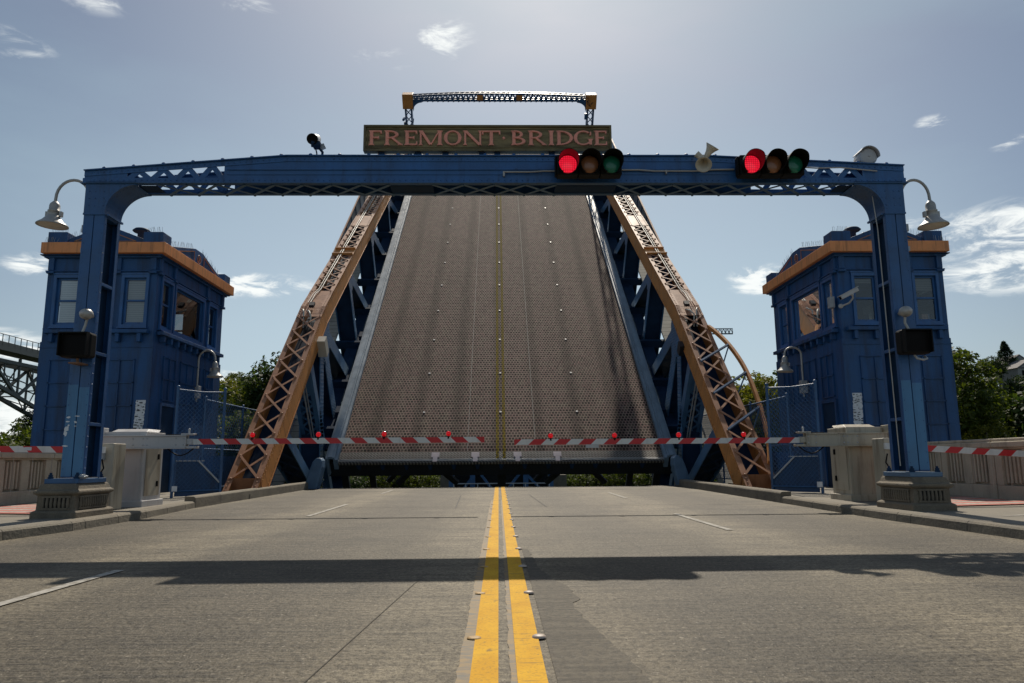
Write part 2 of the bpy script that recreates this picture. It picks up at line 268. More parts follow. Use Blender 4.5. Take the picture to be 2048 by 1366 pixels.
def m_tread():
    m, ns, ls, b = newmat('tread_plate')
    t = nd(ns, 'ShaderNodeTexCoord'); mp = nd(ns, 'ShaderNodeMapping'); ls.new(t.outputs['Object'], mp.inputs[0]); mp.inputs['Rotation'].default_value = (0, 0, R(45))
    ch = nd(ns, 'ShaderNodeTexBrick'); ls.new(mp.outputs[0], ch.inputs[0]); ch.inputs['Scale'].default_value = 1; ch.inputs['Brick Width'].default_value = .16; ch.inputs['Row Height'].default_value = .08; ch.inputs['Mortar Size'].default_value = .014
    ch.inputs['Color1'].default_value = (.035, .03, .026, 1); ch.inputs['Color2'].default_value = (.05, .043, .036, 1); ch.inputs['Mortar'].default_value = (.22, .205, .18, 1)
    c = mix(ns, ls, ramp(ns, ls, noise(ns, ls, 1.5, 5), .4, .7, 0, .5), ch.outputs[0], (.10, .07, .05)); ls.new(c, b.inputs['Base Color']); b.inputs['Metallic'].default_value = .15; b.inputs['Roughness'].default_value = .65
    bumpn(ns, ls, b, ch.outputs[0], .6, .02); return m
MB_['tread'] = m_tread()
def m_planks():
    m, ns, ls, b = newmat('sidewalk_planks')
    t = nd(ns, 'ShaderNodeTexCoord'); br = nd(ns, 'ShaderNodeTexBrick'); ls.new(t.outputs['Object'], br.inputs[0]); br.inputs['Scale'].default_value = 1; br.inputs['Brick Width'].default_value = 40; br.inputs['Row Height'].default_value = .34; br.inputs['Mortar Size'].default_value = .012
    br.inputs['Color1'].default_value = (.46, .43, .36, 1); br.inputs['Color2'].default_value = (.36, .34, .28, 1); br.inputs['Mortar'].default_value = (.03, .03, .028, 1)
    c = mix(ns, ls, ramp(ns, ls, noise(ns, ls, 2, 5), .4, .7, 0, .4), br.outputs[0], (.12, .115, .1)); ls.new(c, b.inputs['Base Color']); b.inputs['Roughness'].default_value = .8; return m
MB_['planks'] = m_planks()
def m_leaf(name, c1, c2, c3):
    m, ns, ls, b = newmat(name)
    oi = nd(ns, 'ShaderNodeObjectInfo'); n1 = noise(ns, ls, 1.1, 4); n2 = noise(ns, ls, 7, 2)
    c = mix(ns, ls, ramp(ns, ls, n1, .35, .65), c1, c2); c = mix(ns, ls, ramp(ns, ls, n2, .45, .7, 0, .7), c, c3)
    c = mix(ns, ls, ramp(ns, ls, oi.outputs['Random'], 0, 1, 0, .35), c, mix(ns, ls, 1., c, (.7, .72, .6), 'MULTIPLY'))
    ls.new(c, b.inputs['Base Color']); b.inputs['Roughness'].default_value = .6; b.inputs['Specular IOR Level'].default_value = .15
    tr = nd(ns, 'ShaderNodeBsdfTranslucent'); ls.new(mix(ns, ls, 1., c, (1.5, 1.6, .6), 'MULTIPLY'), tr.inputs[0]); ms = nd(ns, 'ShaderNodeMixShader'); ms.inputs[0].default_value = .38
    ls.new(b.outputs[0], ms.inputs[1]); ls.new(tr.outputs[0], ms.inputs[2]); ls.new(ms.outputs[0], ns['Material Output'].inputs[0]); return m
MB_['leaf'] = m_leaf('broad_leaves', (.032, .056, .012), (.072, .098, .018), (.15, .145, .028))
MB_['leaf_yel'] = m_leaf('yellowish_leaves', (.075, .088, .014), (.14, .14, .022), (.23, .19, .034))
MB_['leaf_dk'] = m_leaf('dark_leaves', (.016, .034, .012), (.03, .052, .017), (.055, .07, .025))
MB_['needle'] = m_leaf('conifer_needles', (.016, .034, .022), (.028, .05, .03), (.045, .065, .035))
def m_water():
    m, ns, ls, b = newmat('canal_water'); b.inputs['Base Color'].default_value = (.01, .022, .02, 1); b.inputs['Roughness'].default_value = .08; bumpn(ns, ls, b, noise(ns, ls, 1.2, 5), .3, .1); return m
MB_['water'] = m_water()
def m_bag():
    m, ns, ls, b = newmat('clear_plastic'); b.inputs['Base Color'].default_value = (.6, .66, .72, 1); b.inputs['Roughness'].default_value = .2; b.inputs['Transmission Weight'].default_value = .5; return m
MB_['bag'] = m_bag()

# ------------------------------------------------------------------ mesh builder
ORG = {}
class MB:
    def __init__(s): s.v = []; s.f = []; s.m = []; s.sm = []
    def add(s, vs, fs, m=0, smooth=False):
        o = len(s.v); s.v += [V(x) for x in vs]
        for f in fs: s.f.append([o+i for i in f]); s.m.append(m); s.sm.append(smooth)
        return s
    def box(s, x0, x1, y0, y1, z0, z1, m=0):
        return s.add([(x0,y0,z0),(x1,y0,z0),(x1,y1,z0),(x0,y1,z0),(x0,y0,z1),(x1,y0,z1),(x1,y1,z1),(x0,y1,z1)],
                     [(0,3,2,1),(4,5,6,7),(0,1,5,4),(1,2,6,5),(2,3,7,6),(3,0,4,7)], m)
    def hexa(s, a, b, m=0):       # two quads -> solid
        vs = list(a)+list(b); n = len(a)
        return s.add(vs, [tuple(range(n))[::-1], tuple(range(n, 2*n))]+[(i, (i+1) % n, n+(i+1) % n, n+i) for i in range(n)], m)
    def prism(s, poly, vec, m=0):
        vec = V(vec); return s.hexa([V(p) for p in poly], [V(p)+vec for p in poly], m)
    def bar(s, p, q, w, t, upv=(0, 0, 1), m=0):
        p, q, upv = V(p), V(q), V(upv); d = (q-p).normalized(); sd = d.cross(upv)
        if sd.length < 1e-5: sd = d.cross(V((1, 0, 0)))
        sd.normalize(); u = sd.cross(d)
        c = [sd*w/2+u*t/2, -sd*w/2+u*t/2, -sd*w/2-u*t/2, sd*w/2-u*t/2]
        return s.hexa([p+x for x in c], [q+x for x in c], m)
    def tube(s, pts, r, seg=8, m=0, cap=True):
        pts = [V(p) for p in pts]; n = len(pts); rs = r if isinstance(r, (list, tuple)) else [r]*n
        d0 = (pts[1]-pts[0]).normalized(); ref = V((0, 0, 1)) if abs(d0.z) < .9 else V((1, 0, 0)); vs = []
        a = d0.cross(ref).normalized()
        for i in range(n):
            d = (pts[min(i+1, n-1)]-pts[max(i-1, 0)]).normalized(); a = (a-d*a.dot(d)).normalized(); b = d.cross(a)
            for k in range(seg):
                t = 2*pi*k/seg; vs.append(pts[i]+(a*cos(t)+b*sin(t))*rs[i])
        fs = [(i*seg+k, i*seg+(k+1) % seg, (i+1)*seg+(k+1) % seg, (i+1)*seg+k) for i in range(n-1) for k in range(seg)]
        s.add(vs, fs, m, True)
        if cap: s.add(vs[:seg], [tuple(range(seg))[::-1]], m); s.add(vs[-seg:], [tuple(range(seg))], m)
        return s
    def lathe(s, o, ax, prof, seg=20, m=0, smooth=True):     # prof: (radius, height along ax)
        o, ax = V(o), V(ax).normalized(); ref = V((0, 0, 1)) if abs(ax.z) < .9 else V((1, 0, 0)); a = ax.cross(ref).normalized(); b = ax.cross(a)
        vs = [o+ax*h+(a*cos(2*pi*k/seg)+b*sin(2*pi*k/seg))*r for r, h in prof for k in range(seg)]
        fs = [(i*seg+k, i*seg+(k+1) % seg, (i+1)*seg+(k+1) % seg, (i+1)*seg+k) for i in range(len(prof)-1) for k in range(seg)]
        return s.add(vs, fs, m, smooth)
    def sphere(s, o, r, seg=14, m=0, sq=(1, 1, 1)):
        o = V(o); n = seg//2; vs = []
        for i in range(n+1):
            for k in range(seg):
                t = pi*i/n; vs.append(o+V((sin(t)*cos(2*pi*k/seg)*r*sq[0], sin(t)*sin(2*pi*k/seg)*r*sq[1], cos(t)*r*sq[2])))
        fs = [(i*seg+k, (i+1)*seg+k, (i+1)*seg+(k+1) % seg, i*seg+(k+1) % seg) for i in range(n) for k in range(seg)]
        return s.add(vs, fs, m, True)
    def rivet(s, p, nrm, r=.016, m=0):
        p, nrm = V(p), V(nrm).normalized(); ref = V((0, 0, 1)) if abs(nrm.z) < .9 else V((1, 0, 0)); a = nrm.cross(ref).normalized(); b = nrm.cross(a)
        vs = [p+(a*cos(pi*k/3)+b*sin(pi*k/3))*r for k in range(6)]+[p+nrm*r*.6+(a*cos(pi*k/3)+b*sin(pi*k/3))*r*.6 for k in range(6)]
        return s.add(vs, [(k, (k+1) % 6, 6+(k+1) % 6, 6+k) for k in range(6)]+[tuple(range(6, 12))], m, True)
    def rivets(s, p, q, n, nrm, r=.016, m=0):
        p, q = V(p), V(q)
        for i in range(n): s.rivet(p.lerp(q, (i+.5)/n), nrm, r, m)
        return s
    def build(s, name, mats, parent=None, local=False, bevel=0, **props):
        o0 = ORG.get(parent.name, V((0, 0, 0))) if parent and not local else V((0, 0, 0))
        me = bpy.data.meshes.new(name); me.from_pydata([x-o0 for x in s.v], [], s.f)
        for m in (mats if isinstance(mats, (list, tuple)) else [mats]): me.materials.append(MB_[m] if isinstance(m, str) else m)
        me.polygons.foreach_set('material_index', s.m); me.polygons.foreach_set('use_smooth', s.sm); me.update()
        o = bpy.data.objects.new(name, me); COL.objects.link(o)
        if parent: o.parent = parent; ORG[o.name] = o0
        if bevel:
            b = o.modifiers.new('edge', 'BEVEL'); b.width = bevel; b.segments = 2; b.limit_method = 'ANGLE'; b.angle_limit = R(40)
        for k, val in props.items(): o[k] = val
        return o
def thing(name, label, cat, loc=(0, 0, 0), group=None, rot=None):
    o = bpy.data.objects.new(name, None); COL.objects.link(o); o.location = loc; o.empty_display_size = .2
    if rot: o.rotation_euler = rot
    o['label'] = label; o['category'] = cat
    if group: o['group'] = group
    ORG[o.name] = V(loc); return o
def struct(mb, name, m, **k): return mb.build(name, m, kind='structure', **k)
def arc(c, r, a0, a1, n, ax=0, ay=2):
    out = []
    for i in range(n+1):
        t = a0+(a1-a0)*i/n; p = [c[0], c[1], c[2]]; p[ax] += r*cos(t); p[ay] += r*sin(t); out.append(tuple(p))
    return out

# ------------------------------------------------------------------ setting: ground, road, sidewalks
def zr(y): return 0 if y < 12 else .08*(y-12)/13.3
KL = [(-40, -6.1), (9.4, -6.06), (10.65, -5.92), (13, -6.0), (15.6, -6.22), (25.3, -6.2)]
KR = [(-40, 5.92), (8.4, 5.88), (11, 5.83), (15, 5.86), (20, 5.9), (25.3, 5.93)]
def kx(K, y):
    for (a, xa), (b, xb) in zip(K, K[1:]):
        if a <= y <= b: return xa+(xb-xa)*(y-a)/(b-a)
    return K[-1][1]
YS = [-40, -10, 0, 4, 8, 9.4, 10.65, 11, 12, 13, 14, 15, 15.6, 17, 20, 23, 25.3]
g = MB(); g.add([(-1500, -400, -6.6), (1500, -400, -6.6), (1500, 26, -6.6), (-1500, 26, -6.6)], [(0, 1, 2, 3)])
g.add([(-1500, 26, -6.6), (1500, 26, -6.6), (1500, 34, -9.5), (-1500, 34, -9.5)], [(0, 1, 2, 3)])
g.add([(-1500, 34, -9.5), (1500, 34, -9.5), (1500, 76, -9.5), (-1500, 76, -9.5)], [(0, 1, 2, 3)])
g.add([(-1500, 76, -9.5), (1500, 76, -9.5), (1500, 86, -4.5), (-1500, 86, -4.5)], [(0, 1, 2, 3)])
g.add([(-1500, 86, -4.5), (1500, 86, -4.5), (1500, 2500, -2), (-1500, 2500, -2)], [(0, 1, 2, 3)])
struct(g, 'ground', 'earth')
struct(MB().add([(-1500, 28, -8.2), (1500, 28, -8.2), (1500, 80, -8.2), (-1500, 80, -8.2)], [(0, 1, 2, 3)]), 'water', 'water')
g = MB()
vs = []
for y in YS: vs += [(kx(KL, y)-.05, y, zr(y)), (kx(KR, y)+.05, y, zr(y))]
g.add(vs, [(2*i, 2*i+1, 2*i+3, 2*i+2) for i in range(len(YS)-1)])
n = len(YS)-1; a, b = vs[2*n], vs[2*n+1]
g.add([a, b, (b[0], b[1], -8), (a[0], a[1], -8)], [(0, 3, 2, 1)])
struct(g, 'road', 'road')
def strip(name, x0f, x1f, y0, y1, lift, m, n=16, **k):
    g = MB(); vs = []
    for i in range(n+1):
        y = y0+(y1-y0)*i/n; vs += [(x0f(y), y, zr(y)+lift), (x1f(y), y, zr(y)+lift)]
    g.add(vs, [(2*i, 2*i+1, 2*i+3, 2*i+2) for i in range(n)]); return g
for sgn in (-1, 1):      # kerb with its top, sidewalk behind it
    K = KL if sgn < 0 else KR; g = MB(); w = MB()
    for i in range(len(YS)-1):
        ya, yb = YS[i], YS[i+1]
        sec = []
        for y in (ya, yb):
            x = kx(K, y); h = .135 if ya < 15.6 else .23; z = zr(y)
            sec.append([(x, y, z-.05), (x+sgn*.015, y, z+h-.03), (x+sgn*.045, y, z+h), (x+sgn*.24, y, z+h+.004), (x+sgn*.24, y, z-.05)])
        g.hexa(sec[0], sec[1])
        if yb <= 17.01: w.add([(kx(K, ya)+sgn*.24, ya, zr(ya)+.135), (sgn*14, ya, zr(ya)+.135), (sgn*14, yb, zr(yb)+.135), (kx(K, yb)+sgn*.24, yb, zr(yb)+.135)], [(0, 1, 2, 3)])
    # behind the fence line the walk passes outside the truss well
    w.add([(sgn*7.75, 17, .16), (sgn*14, 17, .16), (sgn*14, 27, .16), (sgn*7.75, 27, .16)], [(0, 1, 2, 3)])
    w.add([(kx(K, 17)+sgn*.24, 17, .16), (sgn*7.75, 17, .16), (sgn*7.75, 18.9, .16), (kx(K, 19)+sgn*.24, 18.9, .16)], [(0, 1, 2, 3)])
    w.add([(sgn*7.75, 18.9, .16), (sgn*7.75, 27, .16), (sgn*7.75, 27, -8), (sgn*7.75, 18.9, -8)], [(0, 1, 2, 3)])
    w.add([(sgn*6.2, 18.9, .16), (sgn*7.75, 18.9, .16), (sgn*7.75, 18.9, -8), (sgn*6.2, 18.9, -8)], [(0, 1, 2, 3)])
    w.add([(sgn*6.12, 18.9, .0), (sgn*6.12, 25.3, .0), (sgn*6.12, 25.3, -8), (sgn*6.12, 18.9, -8)], [(0, 1, 2, 3)])
    w.add([(sgn*14, -40, .13), (sgn*14, 27, .16), (sgn*14, 27, -8), (sgn*14, -40, -8)], [(0, 1, 2, 3)])
    struct(g, 'kerb', 'kerb', bevel=.012); struct(w, 'sidewalk', 'walk')
    # red and white hatched strips on the sidewalk
    g = MB()
    for i in range(9):
        y = 12.0+i*.26; m = i % 2
        g.add([(sgn*7.1, y, .155), (sgn*9.3, y+sgn*0+.5, .155), (sgn*9.3, y+.76, .155), (sgn*7.1, y+.26, .155)], [(0, 1, 2, 3)], m)
    struct(g, 'sidewalk_hatching', ['red_mark', 'white_mark'])
    # pedestrian crossing band / pale worn strip nearer the camera
    struct(MB().add([(sgn*6.7, 10.0, .141), (sgn*9.5, 10.6, .141), (sgn*9.5, 11.0, .141), (sgn*7.2, 10.25, .141)], [(0, 1, 2, 3)]), 'sidewalk_markings', 'white_mark')
# markings
YC = lambda x0: (lambda y: x0)
g = strip('', YC(-.125), YC(-.005), -6, 25.25, .008, '', 60); struct(g, 'yellow_lines', 'yellow')
g = strip('', YC(.075), YC(.20), -6, 25.25, .008, '', 60); struct(g, 'yellow_lines', 'yellow')
def ragged(xa, xb, seed):
    random.seed(seed); g = MB(); vs = []
    for i in range(161):
        y = 1.5+i*.1; vs += [(xa+random.uniform(-.006, .006), y, zr(y)+.004), (xb+random.uniform(-.006, .006), y, zr(y)+.004)]
    return g.add(vs, [(2*i, 2*i+1, 2*i+3, 2*i+2) for i in range(160)])
struct(ragged(-.185, -.12, 3), 'yellow_lines', 'yellow_worn'); struct(ragged(.045, .08, 4), 'yellow_lines', 'yellow_worn')
for x, segs in ((-3.27, ((2.2, 6.65), (13.0, 16.3), (21, 23.3))), (3.02, ((9.85, 12.9), (17.8, 20.6)))):
    for a, b in segs: struct(strip('', YC(x-.045), YC(x+.045), a, b, .008, '', 6), 'lane_markings', 'white_mark')
random.seed(11)
g = MB()            # darker resurfaced lane strip with a ragged edge
edge = [(-2, 1.1), (3.2, .62), (3.6, .60), (4.4, .50), (4.9, .46), (5.1, .53), (5.6, .50), (5.9, .42), (6.4, .36), (6.9, .33), (8, .30)]
fine = []
for (ya, xa), (yb, xb) in zip(edge, edge[1:]):
    n = max(1, int((yb-ya)/.06))
    for i in range(n): fine.append((ya+(yb-ya)*i/n, xa+(xb-xa)*i/n+random.uniform(-.012, .012)))
fine.append(edge[-1]); edge = fine
vs = []
for y, x in edge: vs += [(.24, y, zr(y)+.004), (x, y, zr(y)+.004)]
g.add(vs, [(2*i, 2*i+1, 2*i+3, 2*i+2) for i in range(len(edge)-1)]); struct(g, 'road_patch', 'patch')
g = MB()            # sawn joints and cracks
def crack(pts, w):
    for p, q in zip(pts, pts[1:]): g.add([(p[0]-w, p[1], zr(p[1])+.005), (p[0]+w, p[1]+.0, zr(p[1])+.005), (q[0]+w, q[1], zr(q[1])+.005), (q[0]-w, q[1], zr(q[1])+.005)], [(0, 1, 2, 3)])
struct(MB().add([(-.86, 2.6, .005), (-.855, 2.6, .005), (-.607, 6.2, .005), (-.612, 6.2, .005)], [(0, 1, 2, 3)]), 'road_joints', 'joint_soft')
crack([(-.85, 14.9), (-1.0, 20)], .012); crack([(.95, 14.9), (.8, 20)], .012)
for y, w in ((15.2, .012), (22.6, .03), (8.9, .003)):
    g.add([(-5.9, y-w, zr(y)+.005), (5.8, y-w+.05, zr(y)+.005), (5.8, y+w+.05, zr(y)+.005), (-5.9, y+w, zr(y)+.005)], [(0, 1, 2, 3)])
struct(g, 'road_joints', 'seam')
struct(MB().box(-6.0, 5.8, 25.3, 25.42, -.6, .075), 'road_end_plate', 'blacksteel')
# raised pavement buttons along the double yellow line
def dome(x, y, big):
    mb = MB().lathe((x, y, zr(y)+.004), (0, 0, 1), [(.052, 0), (.045, .009), (.028, .015), (.0, .017)], 14)
    return mb
MB_['button'] = mat('road_button_ceramic', (.42, .34, .28), .5, var=.2, scale=12, dirt=(.2, .15, .09), dirtamt=.6, dvec=(20, 20, 20))
MB_['button_worn'] = mat('worn_painted_button', (.36, .22, .075), .6, var=.25, scale=12)
for x, mm, hh, lab, grp in ((.205, 'button', .014, 'whitish raised pavement button on the right edge of the double yellow line', 'buttons on the right yellow line'),
                     (-.13, 'button_worn', .007, 'worn flat pavement button painted over on the left yellow line', 'buttons on the left yellow line')):
    d0 = None
    for i in range(16):
        y = 4.0+1.31*i
        if d0 is None: o = d0 = MB().lathe((0, 0, 0), (0, 0, 1), [(.038, 0), (.035, hh*.55), (.023, hh*.9), (.001, hh)], 14).build('pavement_button', mm)
        else: o = d0.copy(); COL.objects.link(o)
        o.location = (x, y, zr(y)+.008); o['label'] = lab; o['category'] = 'road button'; o['group'] = grp
# ------------------------------------------------------------------ portal gantry over the road
YF, YB = 11.37, 11.87
G = thing('portal_gantry', 'blue riveted steel gantry spanning the road on two concrete pedestals', 'gantry', (.045, 11.62, 0))
def ztop(x):
    return 5.81 if abs(x) < 3.4 else 5.81-(abs(x)-3.4)*(.078 if x < 0 else .05)
ZB = 5.36
for s in (-1, 1):
    xo, xi = s*6.60+.02, s*6.27+.02; xm = (xo+xi)/2
    x0, x1 = min(xo, xi), max(xo, xi)
    g = MB(); zt = 5.36
    for yy, dy in ((YF, .016), (YB-.016, .016)):
        g.box(x0, xm-.006, yy, yy+dy, .72, zt); g.box(xm+.006, x1, yy, yy+dy, .72, zt)
    g.box(xm-.05, xm+.05, YF+.016, YB-.016, .72, zt, 1)                       # web, recess shade put in as a darker blue
    for xx in (xo, xi):                                                       # flange angles
        a = xx-.0 if xx == x0 else xx-.012
        g.box(a, a+.012, YF+.016, YF+.085, .72, zt); g.box(a, a+.012, YB-.085, YB-.016, .72, zt)
    for k in range(7):                                                        # tie plates inside the recess
        z = 1.5+k*.55
        if k % 2 == 0: g.box(min(xi, xm), max(xi, xm)-.002*(s < 0), YF+.09, YB-.09, z, z+.05)
    for k in range(26):
        z = .85+k*.16
        for xx in (x0+.03, x1-.03): g.rivet((xx, YF, z), (0, -1, 0), .012)
        g.rivet((xi, YF+.05, z), (-s, 0, 0), .012)
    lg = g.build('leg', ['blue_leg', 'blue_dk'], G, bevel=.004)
    p = MB()
    zc = 2.12
    p.box(x0+.004, xm-.008, YF-.003, YF-.0005, .74, zc); p.box(xm+.008, x1-.004, YF-.003, YF-.0005, .74, zc-.04)
    p.build('repainted_patch', 'blue_lt', lg)
    if s < 0:
        random.seed(5); p = MB()
        for (cx, cz, w, h) in ((-6.53, 1.62, .035, .018), (-6.54, 1.56, .045, .012), (-6.55, 1.45, .05, .05), (-6.56, 1.38, .04, .05), (-6.55, 1.19, .055, .014), (-6.40, 1.64, .05, .01), (-6.42, 1.55, .03, .02), (-6.42, 1.49, .02, .008), (-6.52, 1.50, .02, .015)):
            n = 9; pts = [(cx+w*random.uniform(.55, 1)*cos(2*pi*k/n), YF-.0045, cz+h*random.uniform(.55, 1.1)*sin(2*pi*k/n)) for k in range(n)]
            p.prism(pts, (0, .001, 0))
        p.build('sticker_residue', 'sticker', lg)
    # base plate and bolts
    b = MB().box(s*6.50-.25, s*6.50+.25, YF-.10, YB+.2, .635, .705)
    b.build('base_plate', 'blue_mid' if s < 0 else 'blue_grey', G, bevel=.006)
    for bx, by in ((-.19, -.05), (.20, -.05), (-.19, .62), (.20, .62)):
        q = MB().lathe((s*6.5+bx, YF+by, .705), (0, 0, 1), [(.04, 0), (.04, .025), (.03, .025), (.03, .06), (.018, .06), (.018, .09), (.0, .09)], 6, smooth=False)
        q.build('anchor_bolt', 'blue_dk', G)
    # concrete pedestal
    cx, cy = s*6.52, 11.70; P = MB()
    def ring(w, d, z): return [(cx-w, cy-d, z), (cx+w, cy-d, z), (cx+w, cy+d, z), (cx-w, cy+d, z)]
    prof = [(.335, .54, .13), (.335, .54, .215), (.32, .525, .235), (.285, .49, .25), (.277, .482, .46), (.315, .52, .485), (.325, .53, .505), (.32, .525, .53), (.285, .49, .55), (.27, .475, .595), (.25, .455, .635)]
    vs = []
    for w, d, z in prof: vs += ring(w, d, z)
    fs = [(4*i+k, 4*i+(k+1) % 4, 4*i+4+(k+1) % 4, 4*i+4+k) for i in range(len(prof)-1) for k in range(4)] + [tuple(range(4*len(prof)-4, 4*len(prof)))]
    P.add(vs, fs)
    po = P.build('pedestal', 'concrete', G, bevel=.008)
    # near-black sheets for the shade of sunk panels, small balusters on the faces that show
    q = MB()
    q.box(cx-.20, cx+.20, cy-.492, cy-.483, .285, .43, 1)
    q.box(cx-s*.287-.004, cx-s*.287+.004, cy-.38, cy+.38, .285, .43, 1)
    for k in range(7): x = cx-.18+k*.06; q.tube([(x, cy-.494, .285), (x, cy-.498, .34), (x, cy-.494, .43)], [.018, .024, .018], 8)
    for k in range(12): y = cy-.36+k*.065; q.tube([(cx-s*.290, y, .285), (cx-s*.293, y, .34), (cx-s*.290, y, .43)], [.018, .024, .018], 8)
    for z in (.272, .443):
        q.box(cx-.22, cx+.22, cy-.505, cy-.484, z-.012, z+.012); q.box(cx-s*.291-.012, cx-s*.291+.012, cy-.40, cy+.40, z-.012, z+.012)
    q.build('baluster_panel', ['concrete', 'dark'], po)
    # knee plate: quarter-round corner, front and back, with a curved soffit
    xs = s*5.80+.02; r = abs(xs-xi); zc = ZB-.02-r*1.02
    c = arc((xs, YF, zc), r, pi if s < 0 else 0, pi/2, 12)
    poly = c+[(xs, YF, ZB+.02), (xo, YF, ZB+.02), (xo, YF, zc)]
    k = MB()
    for yy in (YF-.012, YB): k.prism([(p[0], yy, p[2]) for p in poly], (0, .012, 0))
    for a, bb in zip(c, c[1:]):
        k.hexa([(a[0], YF, a[2]), (bb[0], YF, bb[2]), (bb[0], YB, bb[2]), (a[0], YB, a[2])], [(a[0]-s*.0+s*.008, YF, a[2]+.008), (bb[0]+s*.008, YF, bb[2]+.008), (bb[0]+s*.008, YB, bb[2]+.008), (a[0]+s*.008, YB, a[2]+.008)])
    for a in c[::1]:
        dx, dz = a[0]-xs, a[2]-zc; k.rivet((xs+dx*1.08, YF-.012, zc+dz*1.08), (0, -1, 0), .011)
        k.rivet((a[0], YF+.07, a[2]), (-dx, 0, -dz), .012); k.rivet((a[0], YB-.07, a[2]), (-dx, 0, -dz), .012)
    for z in (4.98, 5.1, 5.22):
        for xx in (xo-s*.07, xm, xi+s*.03): k.rivet((xx, YF-.012, z), (0, -1, 0), .014)
    k.box(x0-.006, x1+.006, YF-.018, YF+.0, zc-.03, zc-.0)
    k.bar((xi-s*.04, YF+.02, zc-.02), (xi-s*.04, YB-.02, zc-.02), .03, .03)
    k.build('knee_plate', 'blue_leg', G)
# girder webs
xs = [-6.62, -5.95, -4.40, -3.4, -1.7, 0, 1.7, 3.4, 4.30, 5.98, 6.66]
for yy, dy in ((YF, .014), (YB-.014, .014)):
    for run in ([-6.62, -5.95], [-4.40, -3.4, -1.7, 0, 1.7, 3.4, 4.30], [5.98, 6.66]):
      g = MB()
      for a, b in zip(run, run[1:]):
        g.prism([(a, yy, ZB), (b, yy, ZB), (b, yy, ztop(b)), (a, yy, ztop(a))], (0, dy, 0))
      gw_ = g.build('girder_web', 'blue', G)
      if yy == YF and len(run) > 3: gw = gw_
g = MB()                                    # flanges and angles
for a, b in zip(xs, xs[1:]):
    for k in range(3):
        p, q = a+(b-a)*k/3, a+(b-a)*(k+1)/3
        for ya, yb in (((YF-.05, YF+.08), (YB-.08, YB+.05)) if (a, b) in ((-5.95, -4.40), (4.30, 5.98)) else ((YF-.05, YB+.05),)): g.hexa([(p, ya, ztop(p)), (p, yb, ztop(p)), (p, yb, ztop(p)+.016), (p, ya, ztop(p)+.016)], [(q, ya, ztop(q)), (q, yb, ztop(q)), (q, yb, ztop(q)+.016), (q, ya, ztop(q)+.016)])
        g.prism([(p, YF-.012, ztop(p)-.085), (q, YF-.012, ztop(q)-.085), (q, YF-.012, ztop(q)), (p, YF-.012, ztop(p))], (0, .012, 0))
        g.prism([(p, YB, ztop(p)-.085), (q, YB, ztop(q)-.085), (q, YB, ztop(q)), (p, YB, ztop(p))], (0, .012, 0))
x = -6.5
i = 0
while x < 6.6:
    if i % 5 == 2: g.lathe((x, YF-.01, ztop(x)+.014), (0, 0, 1), [(.032, 0), (.032, .022), (.018, .035), (.0, .035)], 6, smooth=False)
    g.rivet((x, YF-.012, ztop(x)-.045), (0, -1, 0), .015); g.rivet((x+.04, YF-.012, ZB+.045), (0, -1, 0), .015)
    x += .094; i += 1
g.box(-6.64, 6.68, YF-.012, YF, ZB+.003, ZB+.085); g.box(-6.64, 6.68, YB, YB+.012, ZB+.003, ZB+.085)
g.build('flange', 'blue', G)
g = MB()
for ya, yb in ((YF-.04, YF+.06), (YB-.06, YB+.03)): g.box(-6.66, 6.70, ya, yb, ZB-.014, ZB)
g.build('bottom_flange', 'blue_mid', G)
g = MB()                                    # mid-height stiffening angle with its shadow line
g.box(-4.35, 4.25, YF-.035, YF, 5.575, 5.60); g.box(-4.35, 4.25, YF-.012, YF, 5.50, 5.575)
g.build('stiffener', 'blue', gw)
g = MB()                                    # side lattice openings at both ends
for xa, xb in ((-5.95, -4.40), (4.30, 5.98)):
    g = MB()
    for yy in (YF, YB-.012):
        n = 4; w = (xb-xa)/n
        for k in range(n):
            a = xa+k*w+(w/2 if yy > YF else 0); za, zb_ = ZB+.05, ztop(a+w/2)-.06
            g.bar((a, yy+.006, za), (a+w/2, yy+.006, zb_), .085, .012, (0, 1, 0)); g.bar((a+w/2, yy+.004, zb_), (a+w, yy+.004, za), .085, .012, (0, 1, 0))
        g.prism([(xa, yy-.001, ztop(xa)-.07), (xb, yy-.001, ztop(xb)-.07), (xb, yy-.001, ztop(xb)), (xa, yy-.001, ztop(xa))], (0, .014, 0))
    g.build('side_lacing', 'blue', G)
g = MB(); pit = .47                # underside lacing, in three runs with tie plates between
for xa, xb in ((-5.45, -1.75), (-1.05, .95), (1.95, 5.55)):
    g = MB(); n = round((xb-xa)/pit); p = (xb-xa)/n
    for k in range(n+1):
        x = xa+k*p
        for d in (-p, p):
            if xa-.02 < x+d < xb+.02: g.bar((x, YB-.03, ZB-.017-.006*(d > 0)), (x+d, YF+.03, ZB-.017-.006*(d > 0)), .055, .006, (0, 0, 1))
        g.rivet((x, YB+.005, ZB-.014), (0, 0, -1), .03)
    g.build('bottom_lacing', 'blue_grey', G)
for xa, xb in ((-1.75, -1.05), (.95, 1.95), (-6.0, -5.5), (5.6, 6.0)): MB().box(xa, xb, YF+.10, YB-.10, ZB-.012, ZB-.002).build('tie_plate', 'blue_dk', G)
g = MB()                                    # conduit
g.tube([(.10, YF-.05, 5.53), (.55, YF-.05, 5.53), (.75, YF-.05, 5.545), (.98, YF-.05, 5.545)], .014, 8); g.box(.09, .12, YF-.06, YF, 5.46, 5.54)
g.tube([(1.95, YF-.05, 5.565), (2.3, YF-.05, 5.565), (2.55, YF-.05, 5.545), (3.2, YF-.05, 5.545), (3.5, YF-.05, 5.57), (3.85, YF-.05, 5.575)], .014, 8)
